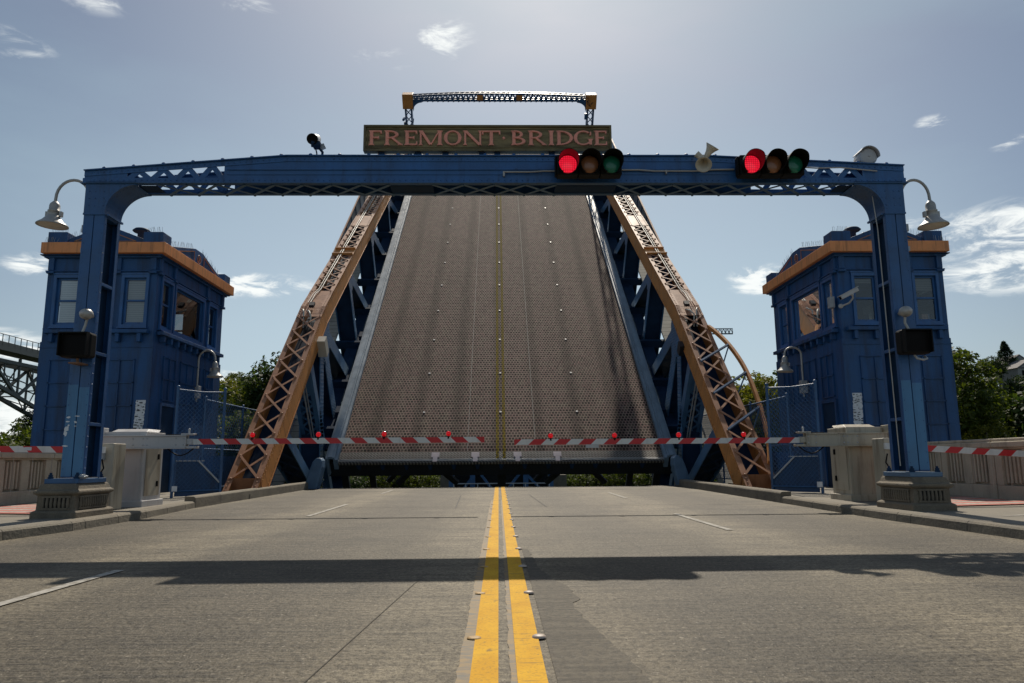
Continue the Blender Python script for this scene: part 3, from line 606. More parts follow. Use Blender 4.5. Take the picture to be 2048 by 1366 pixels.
g.tube([(4.8, YF-.04, 5.63), (5.2, YF-.04, 5.60), (5.6, YF-.04, 5.61), (6.2, YF-.04, 5.55)], .012, 8); g.box(2.73, 2.75, YF-.06, YF, 5.5, 5.56)
g.build('conduit', 'lampgrey', G)
g = MB(); g.tube([(6.17, YF+.12, 5.2), (6.2, YF+.10, 4.6), (6.22, YF+.10, .8)], .009, 8); g.build('downpipe_conduit', 'lampgrey', G)

# ------------------------------------------------------------------ the name board
B = thing('name_board', 'long weathered wooden board with salmon red serif lettering on top of the gantry', 'sign', (-.15, 11.5, 5.92))
SX0, SX1, SZ0, SZ1, SY = -2.19, 1.885, 5.93, 6.385, 11.44
bd = MB().box(SX0+.03, SX1-.03, SY, SY+.09, SZ0+.03, SZ1-.03).build('board', 'signwood', B)
f = MB()
for a, b, c, d in ((SX0, SX1, SZ1-.035, SZ1), (SX0, SX1, SZ0, SZ0+.035), (SX0, SX0+.035, SZ0+.035, SZ1-.035), (SX1-.035, SX1, SZ0+.035, SZ1-.035)): f.box(a, b, SY-.03, SY+.1, c, d)
for a, b, c, d in ((SX0+.05, SX1-.05, SZ1-.075, SZ1-.062), (SX0+.05, SX1-.05, SZ0+.062, SZ0+.075), (SX0+.06, SX0+.073, SZ0+.075, SZ1-.075), (SX1-.073, SX1-.06, SZ0+.075, SZ1-.075)): f.box(a, b, SY-.010, SY, c, d)
f.build('frame', 'signframe', B, bevel=.006)
f = MB()
for x in (-1.9, -1.3, -.85, -.25, 0, .9, 1.25): f.box(x-.05, x+.05, SY+.02, SY+.08, 5.80, SZ0); f.box(x-.09, x+.09, SY-.02, SY+.12, 5.828, 5.845)
f.build('bracket', 'blue_dk', B)
# letters drawn as strokes: T thick stem, t thin stroke, serif bars
def letter(mb, ch, x0, x1, z0, z1, y, d, grow):
    w, h = x1-x0, z1-z0; k = [0]
    def q(pts):
        k[0] += 1; e = k[0]*.0004
        if grow:
            cx = sum(p[0] for p in pts)/len(pts); cz = sum(p[1] for p in pts)/len(pts)
            pts = [(p[0]+(.05 if p[0] > cx else -.05)*h*.55, p[1]+(.05 if p[1] > cz else -.05)*h*.55) for p in pts]
        P = [(x0+p[0]*(1 if grow == 0 else 1), y-e, z0+p[1]) for p in pts]
        mb.prism(P, (0, d+e, 0))
    T, t, sv = .20*h, .085*h, .075*h
    def stem(cx, wd=T, za=0, zb=h, sa=True, sb=True):
        q([(cx-wd/2, za), (cx+wd/2, za), (cx+wd/2, zb), (cx-wd/2, zb)])
        e = wd*.5+.09*h
        if sa: q([(cx-e, za), (cx+e, za), (cx+wd/2, za+sv*1.4), (cx-wd/2, za+sv*1.4)])
        if sb: q([(cx-wd/2, zb-sv*1.4), (cx+wd/2, zb-sv*1.4), (cx+e, zb), (cx-e, zb)])
    def hb(a, b, z, th=t): q([(a, z-th/2), (b, z-th/2), (b, z+th/2), (a, z+th/2)])
    def tip(x, z, hh, wd=.06): q([(x-wd*h, z-hh*h), (x+wd*h*.6, z-hh*h), (x+wd*h*.4, z+hh*h), (x-wd*h*.4, z+hh*h)])
    def diag(ax, az, bx, bz, wd): q([(ax-wd/2, az), (ax+wd/2, az), (bx+wd/2, bz), (bx-wd/2, bz)])
    def bowl(cx, cz, rx, rz, a0, a1, thk, thn, n=14):
        for i in range(n):
            u, v = a0+(a1-a0)*i/n, a0+(a1-a0)*(i+1)/n; P = []
            for a in (u, v):
                tt = thn+(thk-thn)*abs(cos(a)); P.append(((cx+rx*cos(a), cz+rz*sin(a)), (cx+(rx-tt)*cos(a), cz+(rz-thn)*sin(a))))
            q([P[0][0], P[1][0], P[1][1], P[0][1]])
    L = .17*h+.02*h
    if ch in 'FE':
        stem(L); hb(L, w-.05*h, h-t/2); tip(w-.07*h, h-.10*h, .10); hb(L, w*.72, h*.52); tip(w*.72, h*.52, .09)
        if ch == 'E': hb(L, w-.02*h, t/2); tip(w-.05*h, .12*h, .12)
    elif ch in 'RBDP':
        stem(L)
        if ch == 'D': bowl(L, h/2, w-L-.02*h, h/2, -pi/2, pi/2, T, t, 18)
        if ch in 'R': bowl(L+.1*h, h*.73, w*.78-L-.1*h, h*.27, -pi/2, pi/2, T*.95, t); hb(L, L+.12*h, h-t/2); hb(L, L+.15*h, h*.46+t/2); diag(w*.45, h*.48, w-.12*h, .03*h, T); q([(w-.30*h, 0), (w+.02*h, 0), (w+.02*h, sv*.8), (w-.2*h, sv*1.2)])
        if ch == 'B':
            bowl(L+.1*h, h*.745, w*.80-L-.1*h, h*.255, -pi/2, pi/2, T*.9, t); bowl(L+.1*h, h*.265, w-L-.12*h, h*.265, -pi/2, pi/2, T, t)
            for z in (t/2, h*.51, h-t/2): hb(L, L+.14*h, z)
    elif ch == 'M':
        stem(.14*h, t*1.2); stem(w-.17*h, T); diag(.16*h, h, w/2, .02*h, T); diag(w-.2*h, h, w/2+.02*h, .02*h, t)
    elif ch == 'N':
        stem(.13*h, t*1.2); stem(w-.13*h, t*1.2, sa=False); diag(.13*h, h, w-.15*h, 0, T*1.1)
    elif ch == 'O': bowl(w/2, h/2, w/2, h/2*1.02, 0, 2*pi, T*1.05, t, 26)
    elif ch == 'T':
        stem(w/2, T, sb=False); hb(.02*h, w-.02*h, h-t/2); tip(.05*h, h-.13*h, .12); tip(w-.05*h, h-.13*h, .12)
    elif ch == 'I': stem(w/2)
    elif ch == 'G':
        bowl(w/2, h/2, w/2, h/2*1.02, R(48), R(318), T*1.05, t, 22); stem(w-.16*h, T*.9, 0.02*h, h*.42, False, True); tip(w-.14*h, h*.80, .12)
    elif ch == '.':
        q([(0, h*.5), (w/2, h*.4), (w, h*.5), (w/2, h*.6)])
LT = [('F', 290, 368), ('R', 380, 484), ('E', 495, 572), ('M', 578, 716), ('O', 725, 826), ('N', 836, 946), ('T', 945, 1052), ('.', 1062, 1080), ('B', 1113, 1198), ('R', 1212, 1316), ('I', 1322, 1372), ('D', 1375, 1474), ('G', 1478, 1588), ('E', 1596, 1672)]
lx = lambda p: SX0+(p-260)/(1698-260)*(SX1-SX0)
e = MB(); l = MB()
for ch, a, b in LT:
    z0, z1 = SZ0+.105, SZ0+.105+.25
    letter(e, ch, lx(a), lx(b), z0, z1, SY-.006, .006, 1); letter(l, ch, lx(a), lx(b), z0, z1, SY-.026, .020, 0)
e.build('letter_outline', 'letter_edge', bd); l.build('lettering', 'letter', bd)

# ------------------------------------------------------------------ traffic signals
def signal(cx, cz, y, label):
    t = thing('traffic_signal', label, 'traffic light', (cx, y, cz), 'horizontal three lens signals on the gantry')
    g = MB()
    for k in (-1, 0, 1): g.box(cx+k*.345-.168, cx+k*.345+.168, y-.09, y+.12, cz-.165, cz+.165)
    g.box(cx-.45, cx+.45, y+.12, y+.16, cz-.12, cz+.1); g.box(cx-.05, cx+.05, y+.16, YF, cz-.05, cz+.05); g.box(cx-.545, cx-.513, y-.05, y+.08, cz-.16, cz+.16)
    g.build('housing', 'black', t, bevel=.018)
    for k, ln, lm, vm in ((-1, 'lens', 'lens_red', 'visor_red_glow'), (0, 'lens', 'lens_amber', 'black'), (1, 'lens', 'lens_green', 'black')):
        c = (cx+k*.345, y-.09, cz)
        o = MB().lathe(c, (0, -1, 0), [(.145, 0), (.145, .012), (.12, .028), (.07, .04), (.001, .045)], 24).build('lens', lm, t)
        o['label'] = {-1: 'lit red lens', 0: 'unlit amber lens', 1: 'unlit green lens'}[k]
        # cut-away tunnel visor, long on top, tilted down a little
        v = MB(); n = 26; a0, a1 = R(-62), R(242); vo = []; vi = []
        for i in range(n+1):
            a = a0+(a1-a0)*i/n; ln_ = .10+.17*max(0, min(1, (sin(a)+.75)/1.35))
            for lst, r in ((vo, .162), (vi, .154)):
                lst.append((V((c[0]+r*cos(a), c[1], c[2]+r*sin(a))), V((c[0]+r*1.02*cos(a), c[1]-ln_, c[2]+r*1.02*sin(a)-.012))))
        for i in range(n):
            v.add([vo[i][0], vo[i][1], vo[i+1][1], vo[i+1][0]], [(0, 1, 2, 3)], 0, True); v.add([vi[i][0], vi[i][1], vi[i+1][1], vi[i+1][0]], [(3, 2, 1, 0)], 1, True)
            v.add([vo[i][1], vi[i][1], vi[i+1][1], vo[i+1][1]], [(0, 1, 2, 3)], 0)
        v.build('visor', ['black', vm], t)
signal(1.46, 5.545, 11.14, 'black horizontal traffic signal showing red, just under the right end of the name board')
signal(4.375, 5.545, 11.14, 'black horizontal traffic signal showing red, beyond the twin horns towards the right end')

# ------------------------------------------------------------------ horns, camera, bell drum on the girder
t = thing('twin_horn', 'pair of beige horn loudspeakers clamped back to back on the girder', 'loudspeaker', (3.33, 11.2, 5.75))
def horn(o, d, k=1.0):
    return MB().lathe(o, d, [(.03*k, 0), (.045*k, .04*k), (.06*k, .12*k), (.085*k, .18*k), (.125*k, .24*k), (.135*k, .25*k), (.128*k, .25*k), (.08*k, .18*k), (.05*k, .12*k), (.0, .05*k)], 22)
horn((3.34, 11.18, 5.70), (.38, -.42, .60), .9).build('horn', 'hornbeige', t); horn((3.31, 11.12, 5.67), (-.25, -.66, -.70), .95).build('horn', 'hornbeige', t)
MB().tube([(3.21, 11.2, 5.79), (3.31, 11.2, 5.70)], [.055, .045], 14).build('driver', 'hornbeige', t)
MB().bar((3.32, 11.2, 5.72), (3.32, YF, 5.70), .05, .03).build('bracket', 'galv', t)
t = thing('girder_camera', 'silver and black bullet camera on a tilted blue bracket atop the girder', 'camera', (-2.95, 11.45, 5.86))
cd = V((.02, -.9, -.40)).normalized(); c0 = V((-3.0, 11.45, 6.15))
MB().lathe(c0-cd*.16, cd, [(.001, 0), (.07, 0), (.082, .02), (.085, .26), (.085, .30)], 20).build('barrel', 'galv', t)
MB().lathe(c0-cd*.16, cd, [(.088, .27), (.09, .31), (.078, .315), (.06, .30), (.001, .298)], 20).build('lens_ring', 'glass_dark', t)
MB().box(-3.02, -2.89, 11.42, 11.56, 6.01, 6.10).lathe((-2.96, 11.40, 6.045), (1, .2, 0), [(.001, -.075), (.06, -.07), (.06, .07), (.001, .075)], 14).build('gimbal', 'blue_dk', t, bevel=.01)
MB().bar((-2.89, 11.47, 6.06), (-2.85, 11.47, 5.98), .03, .1).build('junction_box', 'galv', t)
MB().tube([(-2.93, 11.47, 6.02), (-2.86, 11.47, 5.93), (-2.87, 11.47, 5.81)], .022, 8).tube([(-2.985, 11.47, 6.02), (-2.955, 11.46, 5.93), (-2.94, 11.47, 5.81)], .012, 6).build('bracket', 'blue_dk', t)
t = thing('siren_drum', 'round white drum with a curved hood standing on the right end of the gantry', 'siren', (6.13, 11.55, 5.68))
MB().lathe((6.13, 11.42, 5.84), (0, 1, 0), [(.001, -.02), (.11, -.02), (.145, 0), (.145, .22), (.11, .24), (.001, .24)], 28).lathe((6.13, 11.40, 5.84), (0, -1, 0), [(.02, 0), (.015, .012), (.001, .014)], 10).build('drum', 'white', t)
hd = MB(); pts = arc((6.13, 11.36, 5.84), .168, R(-5), R(150), 14)
for a, b in zip(pts, pts[1:]): hd.hexa([a, b, (b[0], b[1]+.3, b[2]), (a[0], a[1]+.3, a[2])], [(6.13+(a[0]-6.13)*.93, a[1], 5.84+(a[2]-5.84)*.93), (6.13+(b[0]-6.13)*.93, a[1], 5.84+(b[2]-5.84)*.93), (6.13+(b[0]-6.13)*.93, a[1]+.3, 5.84+(b[2]-5.84)*.93), (6.13+(a[0]-6.13)*.93, a[1]+.3, 5.84+(a[2]-5.84)*.93)])
hd.build('hood', 'white', t); MB().box(6.0, 6.26, 11.42, 11.62, 5.685, 5.72).box(5.95, 5.99, 11.45, 11.55, 5.70, 5.78).build('foot', 'galv', t)

# ------------------------------------------------------------------ pedestrian signals, gongs, lamps on the legs
for s, lab, lab2, lab3 in ((-1, 'black box of the pedestrian signal seen dark on the left gantry leg', 'grey round warning gong above the pedestrian signal on the left leg', 'left gooseneck street lamp with grey bell shade on the outer side of the leg'),
                     (1, 'black box of the pedestrian signal with looped cable on the right gantry leg', 'grey round warning gong above the pedestrian signal on the right leg', 'right gooseneck street lamp with grey bell shade beside the siren drum end')):
    cx, cz, y = (-6.355, 2.69, 11.05) if s < 0 else (6.415, 2.685, 11.05)
    t = thing('pedestrian_signal', lab, 'pedestrian signal', (cx, y, cz), 'pedestrian signals on the gantry legs')
    MB().box(cx-.225, cx+.225, y, y+.20, cz-.19, cz+.19).build('housing', 'black', t, bevel=.035)
    h = MB(); h.box(cx-.215, cx+.215, y-.08, y, cz+.165, cz+.185)
    for k in (-1, 1): h.box(cx+k*.207-.009, cx+k*.207+.009, y-.08, y, cz-.17, cz+.165)
    h.build('hood', 'black', t); MB().box(cx-.19, cx+.19, y-.006, y-.002, cz-.15, cz+.15).build('face', 'glass_dark', t)
    b = MB().box(cx-.03, cx+.03, y+.2, YF, cz-.03, cz+.03)
    if s > 0: b.tube([(cx+.02, y+.12, cz-.19), (cx+.04, y+.1, cz-.25), (cx+.14, y+.1, cz-.27), (cx+.21, y+.12, cz-.25), (cx+.2, y+.16, cz-.21)], .018, 8)
    else: b.tube([(cx, y+.1, cz-.19), (cx, y+.12, cz-.26)], .02, 8).box(cx-.11, cx+.05, y+.06, YF, cz-.275, cz-.255); 
    b.build('bracket', 'rust' if s < 0 else 'galv', t)
    gx, gz = (-6.30, 3.185) if s < 0 else (6.37, 3.18)
    t = thing('warning_gong', lab2, 'warning bell', (gx, 11.2, gz), 'gongs on the gantry legs')
    MB().sphere((gx, 11.19, gz), .098, 18, 0, (1, 1.05, .88)).build('bell', 'lampgrey', t); MB().lathe((gx+.02*s, 11.09, gz), (0, -1, 0), [(.035, -.004), (.034, .004), (.012, .012), (.001, .014)], 14).build('boss', 'white', t)
    MB().tube([(gx, 11.22, gz-.07), (gx-s*.03*0-.03*(s < 0), 11.24, gz-.17), (gx+(.05 if s > 0 else -.06), 11.2, gz-.33)], .02, 8).tube([(gx, 11.2, gz), (gx, YF, gz)], .03, 8).build('stem', 'lampgrey', t)
def gooseneck(t, base, top, tip, zrim, r, tube_r, mid=None):
    """pipe up from base, half-round to tip, bell shade hanging from tip"""
    base, tip = V(base), V(tip); pts = [base]; n = 14
    dx = tip.x-base.x; h = top-tip.z
    pts.append(V((base.x, base.y, tip.z-.05)))
    for i in range(n+1):
        a = pi*i/n; pts.append(V((base.x+dx*(1-cos(a))/2, base.y+(tip.y-base.y)*i/n, tip.z+(top-tip.z)*sin(a)**.9)))
    pts.append(tip-V((dx*-.02, 0, .1)))
    MB().tube(pts, tube_r, 10).build('pipe_arm', 'lampgrey', t)
    zt = tip.z-.05; hh = zt-zrim; ax = V((.04*(1 if dx > 0 else -1), 0, -1)); o = V((tip.x+.0, tip.y, zt))
    MB().lathe(o, ax, [(.001, -.02), (r*.16, -.01), (r*.30, hh*.08), (r*.34, hh*.16), (r*.34, hh*.36), (r*.40, hh*.38), (r*.40, hh*.42), (r*.36, hh*.44), (r*.40, hh*.62)], 26).build('lamp_neck', 'lampgrey', t)
    MB().lathe(o, ax, [(r*.38, hh*.58), (r*.46, hh*.66), (r*.70, hh*.84), (r*.93, hh*.95), (r, hh*.99), (r*1.01, hh*1.03), (r*.98, hh*1.035), (r*.9, hh*.97), (r*.66, hh*.85), (r*.40, hh*.66)], 30).build('lamp_shade', 'lampgrey', t)
    MB().lathe(o, ax, [(r*.93, hh*.985), (r*.7, hh*1.04), (r*.3, hh*1.07), (.001, hh*1.08)], 24).build('lamp_lens', 'hornbeige', t)
    nb = MB()
    for k in (-1, 1): nb.box(o.x+k*r*.47-.02, o.x+k*r*.47+.02, o.y-.03, o.y+.03, zt-hh*.64, zt-hh*.42)
    nb.build('clip', 'lampgrey', t)
for s, lab in ((-1, 'gooseneck street lamp with grey bell shade on the outer side of the left gantry leg'), (1, 'gooseneck street lamp with grey bell shade on the outer side of the right gantry leg')):
    bx = s*6.72+.03; tx = s*7.23
    t = thing('street_lamp', lab, 'street lamp', (bx, 11.67, 4.5), 'bell shaded lamps on the gantry legs')
    gooseneck(t, (bx, 11.67, 4.25), 5.53, (tx, 11.67, 5.2), 4.76 if s < 0 else 4.73, .235, .024)
    MB().box(bx-.04, bx+.04, 11.6, 11.74, 4.62, 4.74).box(bx-.03, bx+.03, 11.6, 11.74, 4.28, 4.36).build('wall_clamp', 'galv', t)
t = thing('plastic_bag', 'crumpled clear plastic bag lying on the left base plate', 'bag', (-6.22, 11.45, .705))
random.seed(2); g = MB().sphere((-6.25, 11.36, .735), .07, 16, 0, (1.3, .7, .45))
for i, v_ in enumerate(g.v): g.v[i] = v_+V((random.uniform(-.014, .014), random.uniform(-.012, .012), random.uniform(-.012, .012)))
g.build('film', 'bag', t)

MB_['blue_kick'] = mat('kick_plate_blue', (.012, .05, .13), .5, dirt=(.01, .025, .06), dirtamt=.6)
# ------------------------------------------------------------------ bridge towers
def m_clear():
    m, ns, ls, b = newmat('clear_window_glass'); tr = nd(ns, 'ShaderNodeBsdfTransparent'); tr.inputs[0].default_value = (.5, .53, .55, 1); gl = nd(ns, 'ShaderNodeBsdfGlossy'); gl.inputs['Roughness'].default_value = .02; gl.inputs[0].default_value = (.9, .93, .95, 1)
    fr = nd(ns, 'ShaderNodeFresnel'); fr.inputs[0].default_value = 1.75; ms = nd(ns, 'ShaderNodeMixShader'); ls.new(fr.outputs[0], ms.inputs[0]); ls.new(tr.outputs[0], ms.inputs[1]); ls.new(gl.outputs[0], ms.inputs[2]); ls.new(ms.outputs[0], ns['Material Output'].inputs[0]); return m
MB_['clear'] = m_clear()
def m_blind():
    m, ns, ls, b = newmat('slatted_blind'); t = nd(ns, 'ShaderNodeTexCoord'); w = nd(ns, 'ShaderNodeTexWave', bands_direction='Z'); ls.new(t.outputs['Object'], w.inputs[0]); w.inputs['Scale'].default_value = .314/.05*1.0
    ls.new(mix(ns, ls, ramp(ns, ls, w.outputs[0], .1, .5), (.45, .46, .43), (.82, .82, .77)), b.inputs['Base Color']); b.inputs['Roughness'].default_value = .5
    tl = nd(ns, 'ShaderNodeBsdfTranslucent'); tl.inputs[0].default_value = (.6, .6, .55, 1); ms = nd(ns, 'ShaderNodeMixShader'); ms.inputs[0].default_value = .3
    ls.new(b.outputs[0], ms.inputs[1]); ls.new(tl.outputs[0], ms.inputs[2]); ls.new(ms.outputs[0], ns['Material Output'].inputs[0]); return m
MB_['slats'] = m_blind()
XI, XO, Y0, Y1 = 9.15, 12.12, 19.3, 24.0
ZW0, ZW1, ZC0, ZC1 = 4.56, 5.82, 6.44, 6.73
def tower(s, label, fwin, swin, blinds):
    XO = 12.12-.08
    t = thing('bridge_tower', label, 'tower', (s*10.63, 21.6, -6.5), 'operator towers beside the lifted bridge')
    X = lambda a: s*a
    def bx(g, a0, a1, b0, b1, c0, c1, m=0): g.box(min(X(a0), X(a1)), max(X(a0), X(a1)), b0, b1, c0, c1, m)
    w = MB(); th = .18
    bx(w, XI-.03, XO+.02, Y0-.02, Y1+.02, -6.6, 4.10)                      # shaft
    bx(w, XI, XO, Y0, Y1, 5.98+.02, ZC0)                                   # frieze block, ceiling
    bx(w, XI, XO, Y0, Y1, 4.10, 4.12)
    holes_f = [(c-.29, c+.29) for c in fwin]
    def wall_run(axis, p0, p1, fixed0, fixed1, holes):
        cur = p0
        segs = []
        for a, b in holes: segs.append((cur, a)); cur = b
        segs.append((cur, p1))
        for a, b in segs:
            if axis == 'x': bx(w, a, b, fixed0, fixed1, 4.12, 6.0)
            else: bx(w, fixed0, fixed1, a, b, 4.12, 6.0)
        for a, b in holes:
            for c, d in ((4.12, ZW0), (ZW1, 6.0)):
                if axis == 'x': bx(w, a, b, fixed0, fixed1, c, d)
                else: bx(w, fixed0, fixed1, a, b, c, d)
    wall_run('x', XI, XO, Y0, Y0+th, holes_f); wall_run('x', XI, XO, Y1-th, Y1, holes_f)
    wall_run('y', Y0+th, Y1-th, XI, XI+th, swin); SW = ((19.52, 20.55), (20.8, 22.6), (22.9, 23.5)); wall_run('y', Y0+th, Y1-th, XO-th, XO, SW)
    wo_ = w.build('wall', 'blue_bldg', t)
    # windows: frame > pane (and blind)
    def window(axis, a, b, fixed, out, blind, sash):
        g = MB(); e = .05
        def fb(u0, u1, d0, d1, z0, z1):       # u along wall, d = proud distance along outward
            f0, f1 = fixed+out*d0, fixed+out*d1
            if axis == 'x': bx(g, u0, u1, min(f0, f1), max(f0, f1), z0, z1)
            else: bx(g, min(f0, f1), max(f0, f1), u0, u1, z0, z1)
        for u0, u1 in ((a-.075, a+.0), (b, b+.075)): fb(u0, u1, 0, .045, ZW0-.07, ZW1+.09)
        fb(a-.10, b+.10, 0, .06, ZW1+.09, ZW1+.13); fb(a, b, 0, .045, ZW1, ZW1+.09); fb(a-.10, b+.10, 0, .08, ZW0-.11, ZW0-.07); fb(a, b, 0, .045, ZW0-.07, ZW0)
        for u0, u1 in ((a, a+e), (b-e, b)): fb(u0, u1, -.10, -.04, ZW0, ZW1)
        fb(a+e, b-e, -.10, -.04, ZW0, ZW0+e*1.3); fb(a+e, b-e, -.10, -.04, ZW1-e, ZW1)
        if sash: zm = (ZW0+ZW1)/2+.02; fb(a+e, b-e, -.11, -.03, zm-.025, zm+.025)
        f = g.build('window', 'blue', t)
        g = MB(); fb2 = lambda u0, u1, d, z0, z1, hm: None
        def quad(d, z0, z1, u0=a+e*.8, u1=b-e*.8):
            q = fixed+out*d
            return [(X(u0), q, z0), (X(u1), q, z0), (X(u1), q, z1), (X(u0), q, z1)] if axis == 'x' else [(X(q), u0, z0), (X(q), u1, z0), (X(q), u1, z1), (X(q), u0, z1)]
        MB().add(quad(-.07, ZW0+.02, ZW1-.02), [(0, 1, 2, 3)]).build('pane', 'clear', f)
        if blind:
            zb = ZW1-.02-(ZW1-ZW0-.04)*blind
            P = quad(-.15, zb, ZW1-.02); vec = (0, -out*.012, 0) if axis == 'x' else (-s*out*.012, 0, 0)
            MB().prism(P, vec).build('blind', 'slats', f)
    for i, c in enumerate(fwin): window('x', c-.29, c+.29, Y0, -1, blinds[i], True); window('x', c-.29, c+.29, Y1, 1, blinds[i]*.9 if s > 0 else 0, True)
    for i, (a, b) in enumerate(swin): window('y', a, b, XI, -1, blinds[3+i], i != 1); window('y', SW[i][0], SW[i][1], XO, 1, blinds[6+i], i != 1)
    # storey mouldings: sills with brackets, frieze panels, corner brackets
    g = MB()
    bx(g, XI+.10, XO-.10, Y0-.17, Y0, 4.31, 4.41); bx(g, XI-.19, XI, Y0+.18, Y1-.18, 4.31, 4.41)
    for c in (XI+.32, XI+.88, XI+2.0, XI+2.6): bx(g, c-.05, c+.05, Y0-.14, Y0, 4.08, 4.31)
    for k in range(10): y = Y0+.4+k*.43; bx(g, XI-.15, XI, y-.05, y+.05, 4.14, 4.31)
    g.build('sill_course', 'blue_bldg', t, bevel=.01)
    g = MB()
    bx(g, XI-.05, XO+.05, Y0-.05, Y0, 5.985, 6.02); bx(g, XI-.05, XI, Y0, Y1+.05, 5.985, 6.02)
    for c in (XI+.10, XI+1.02, XI+1.95, XO-.10): bx(g, c-.075, c+.075, Y0-.07, Y0, 6.02, 6.36); bx(g, c-.10, c+.10, Y0-.10, Y0, 5.93, 6.0)
    for y in (Y0+.12, Y0+1.0, Y0+3.35, Y1-.12): bx(g, XI-.07, XI, y-.075, y+.075, 6.02, 6.36); bx(g, XI-.10, XI, y-.10, y+.10, 5.93, 6.0)
    bx(g, XI-.09, XO+.09, Y0-.09, Y1+.09, 6.36, 6.41); bx(g, XI-.16, XO+.16, Y0-.16, Y1+.16, 6.41, ZC0-.002)
    g.build('frieze', 'blue_bldg', t, bevel=.008)
    g = MB(); bx(g, XI-.27, XO+.08, Y0-.28, Y1+.2, ZC0, ZC1); g.build('cornice', 'orange_bldg', t, bevel=.01)
    g = MB()                                             # parapet blocks with low gables
    for a0, a1, b0, b1 in ((XI-.16, XI+.36, Y0-.18, Y0+.34), (XO-.52, XO-.02, Y0-.18, Y0+.34), (XI-.16, XI+.34, Y1-.40, Y1+.1), (XO-.52, XO-.02, Y1-.4, Y1+.1)): bx(g, a0, a1, b0, b1, ZC1, 7.04)
    xm = (XI+XO)/2-.05; ym = (Y0+Y1)/2
    for yy in (Y0-.10, Y1-.06): g.prism([(X(XI+.36), yy, ZC1), (X(XO-.52), yy, ZC1), (X(XO-.52), yy, 6.86), (X(xm+.22), yy, 7.18), (X(xm-.22), yy, 7.18), (X(XI+.36), yy, 6.86)], (0, .12, 0))
    for xx in (XI-.10, XO-.16): g.prism([(X(xx), Y0+.34, ZC1), (X(xx), Y1-.40, ZC1), (X(xx), Y1-.40, 6.80), (X(xx), ym+.28, 7.24), (X(xx), ym-.28, 7.24), (X(xx), Y0+.34, 6.80)], (s*.14, 0, 0))
    g.build('parapet', 'blue_bldg', t, bevel=.012)
    g = MB()                                             # roof ridge pieces and vent
    g.prism([(X(XI+.5), Y0+1.2, 6.74), (X(XO-.5), Y0+1.2, 6.74), (X((XI+XO)/2), Y0+1.2, 7.45)], (0, 2.4, 0)); g.build('roof', 'blue_grey', t)
    vx = XI+.95
    MB().lathe((X(vx), Y0+.9, 6.7), (0, 0, 1), [(.10, 0), (.10, .62), (.2, .66), (.24, .70), (.18, .76), (.05, .80), (.001, .80)], 18).build('roof_vent', 'blue_dk', t)
    g = MB(); d = .012                                   # gable ornaments
    def tri(pts, wd=.022):
        for p, q in zip(pts, pts[1:]+pts[:1]): g.bar(p, q, wd, .012, (0, 1, 0) if abs(p[1]-q[1]) < 1e-6 else (1, 0, 0))
    yy = Y0-.107
    for k in (-1, 1): tri([(X(xm+k*.16), yy, 6.80), (X(xm+k*.82), yy, 6.80), (X(xm+k*.16), yy, 7.06)])
    g.build('gable_ornament', 'orange_tan', t); g = MB(); xx = X(XI-.107)
    for k in (-1, 1): tri([(xx, ym+k*.36, 6.82), (xx, ym+k*1.45, 6.82), (xx, ym+k*.36, 7.13)])
    g2 = g
    for o, ax, c in (((X(xm), yy, 6.97), 0, 0), ((xx, ym, 6.98), 1, 0)):
        if ax == 0: g = MB()
        else: g.build('gable_ornament', 'orange_tan', t); g = g2
        pts = arc(o, .115, 0, 2*pi, 20, ax, 2); g.tube(pts, .012, 6, cap=False)
        sp = [];
        for i in range(17):
            a = i/16*2.6*pi; p = list(o); p[ax] += .02*cos(a)*(1+i/5.0)*.75; p[2] += .02*sin(a)*(1+i/5.0)*.75; sp.append(tuple(p))
        g.tube(sp, .010, 6)
    g.build('gable_ornament', 'orange_tan', t)
    g = MB(); random.seed(3+s)                           # bird spikes
    def spikes(p, q, n):
        for i in range(n):
            b = V(p).lerp(V(q), (i+.5)/n); g.bar(b, b+V((random.uniform(-.05, .05), random.uniform(-.05, .05), .15)), .005, .005)
    spikes((X(XI-.2), Y0-.2, ZC1), (X(XO), Y0-.2, ZC1), 0); spikes((X(XO-.3), Y0-.22, ZC1), (X(XO+.05), Y0-.22, ZC1), 9); spikes((X(XI-.12), Y0-.1, 7.04), (X(XI+.32), Y0-.1, 7.04), 12); spikes((X(XO-.5), Y0-.1, 7.04), (X(XO-.05), Y0-.1, 7.04), 12)
    spikes((X(XI-.05), Y0+.5, 6.84), (X(XI-.05), ym-.3, 7.24), 22); spikes((X(XI-.05), ym+.3, 7.24), (X(XI-.05), Y1-.5, 6.84), 22); spikes((X(xm+.25), Y0-.05, 7.18), (X(XO-.52), Y0-.05, 6.86), 16)
    g.build('bird_spikes', 'galv', t)
    g = MB(); yy = Y0-.02                                # panel mouldings low on the shaft
    def panel(axis, u0, u1, z0, z1, nu, nz):
        f = (lambda a, b, c, d: bx(g, a, b, Y0-.055, Y0-.021, c, d)) if axis == 'x' else (lambda a, b, c, d: bx(g, XI-.065, XI-.031, a, b, c, d))
        for i in range(nu+1): u = u0+(u1-u0)*i/nu; f(u-.016, u+.016, z0, z1)
        for j in range(nz+1): z = z0+(z1-z0)*j/nz; f(u0-.016, u1+.016, z-.016, z+.016)
    panel('x', XI+.42, XI+1.18, -.6, 3.62, 2, 7); panel('x', XI+1.55, XI+2.6, -.6, 3.62, 2, 7)
    panel('y', Y0+.62, Y0+1.35, 2.62, 3.78, 2, 2); panel('y', Y0+1.7, Y0+3.05, 2.62, 3.78, 3, 2); panel('y', Y0+3.4, Y0+4.1, 2.62, 3.78, 2, 2)
    bx(g, XI-.05, XO+.04, Y0-.04, Y0-.022, 3.94, 3.965)
    g.build('panel_moulding', 'blue_bldg', t)
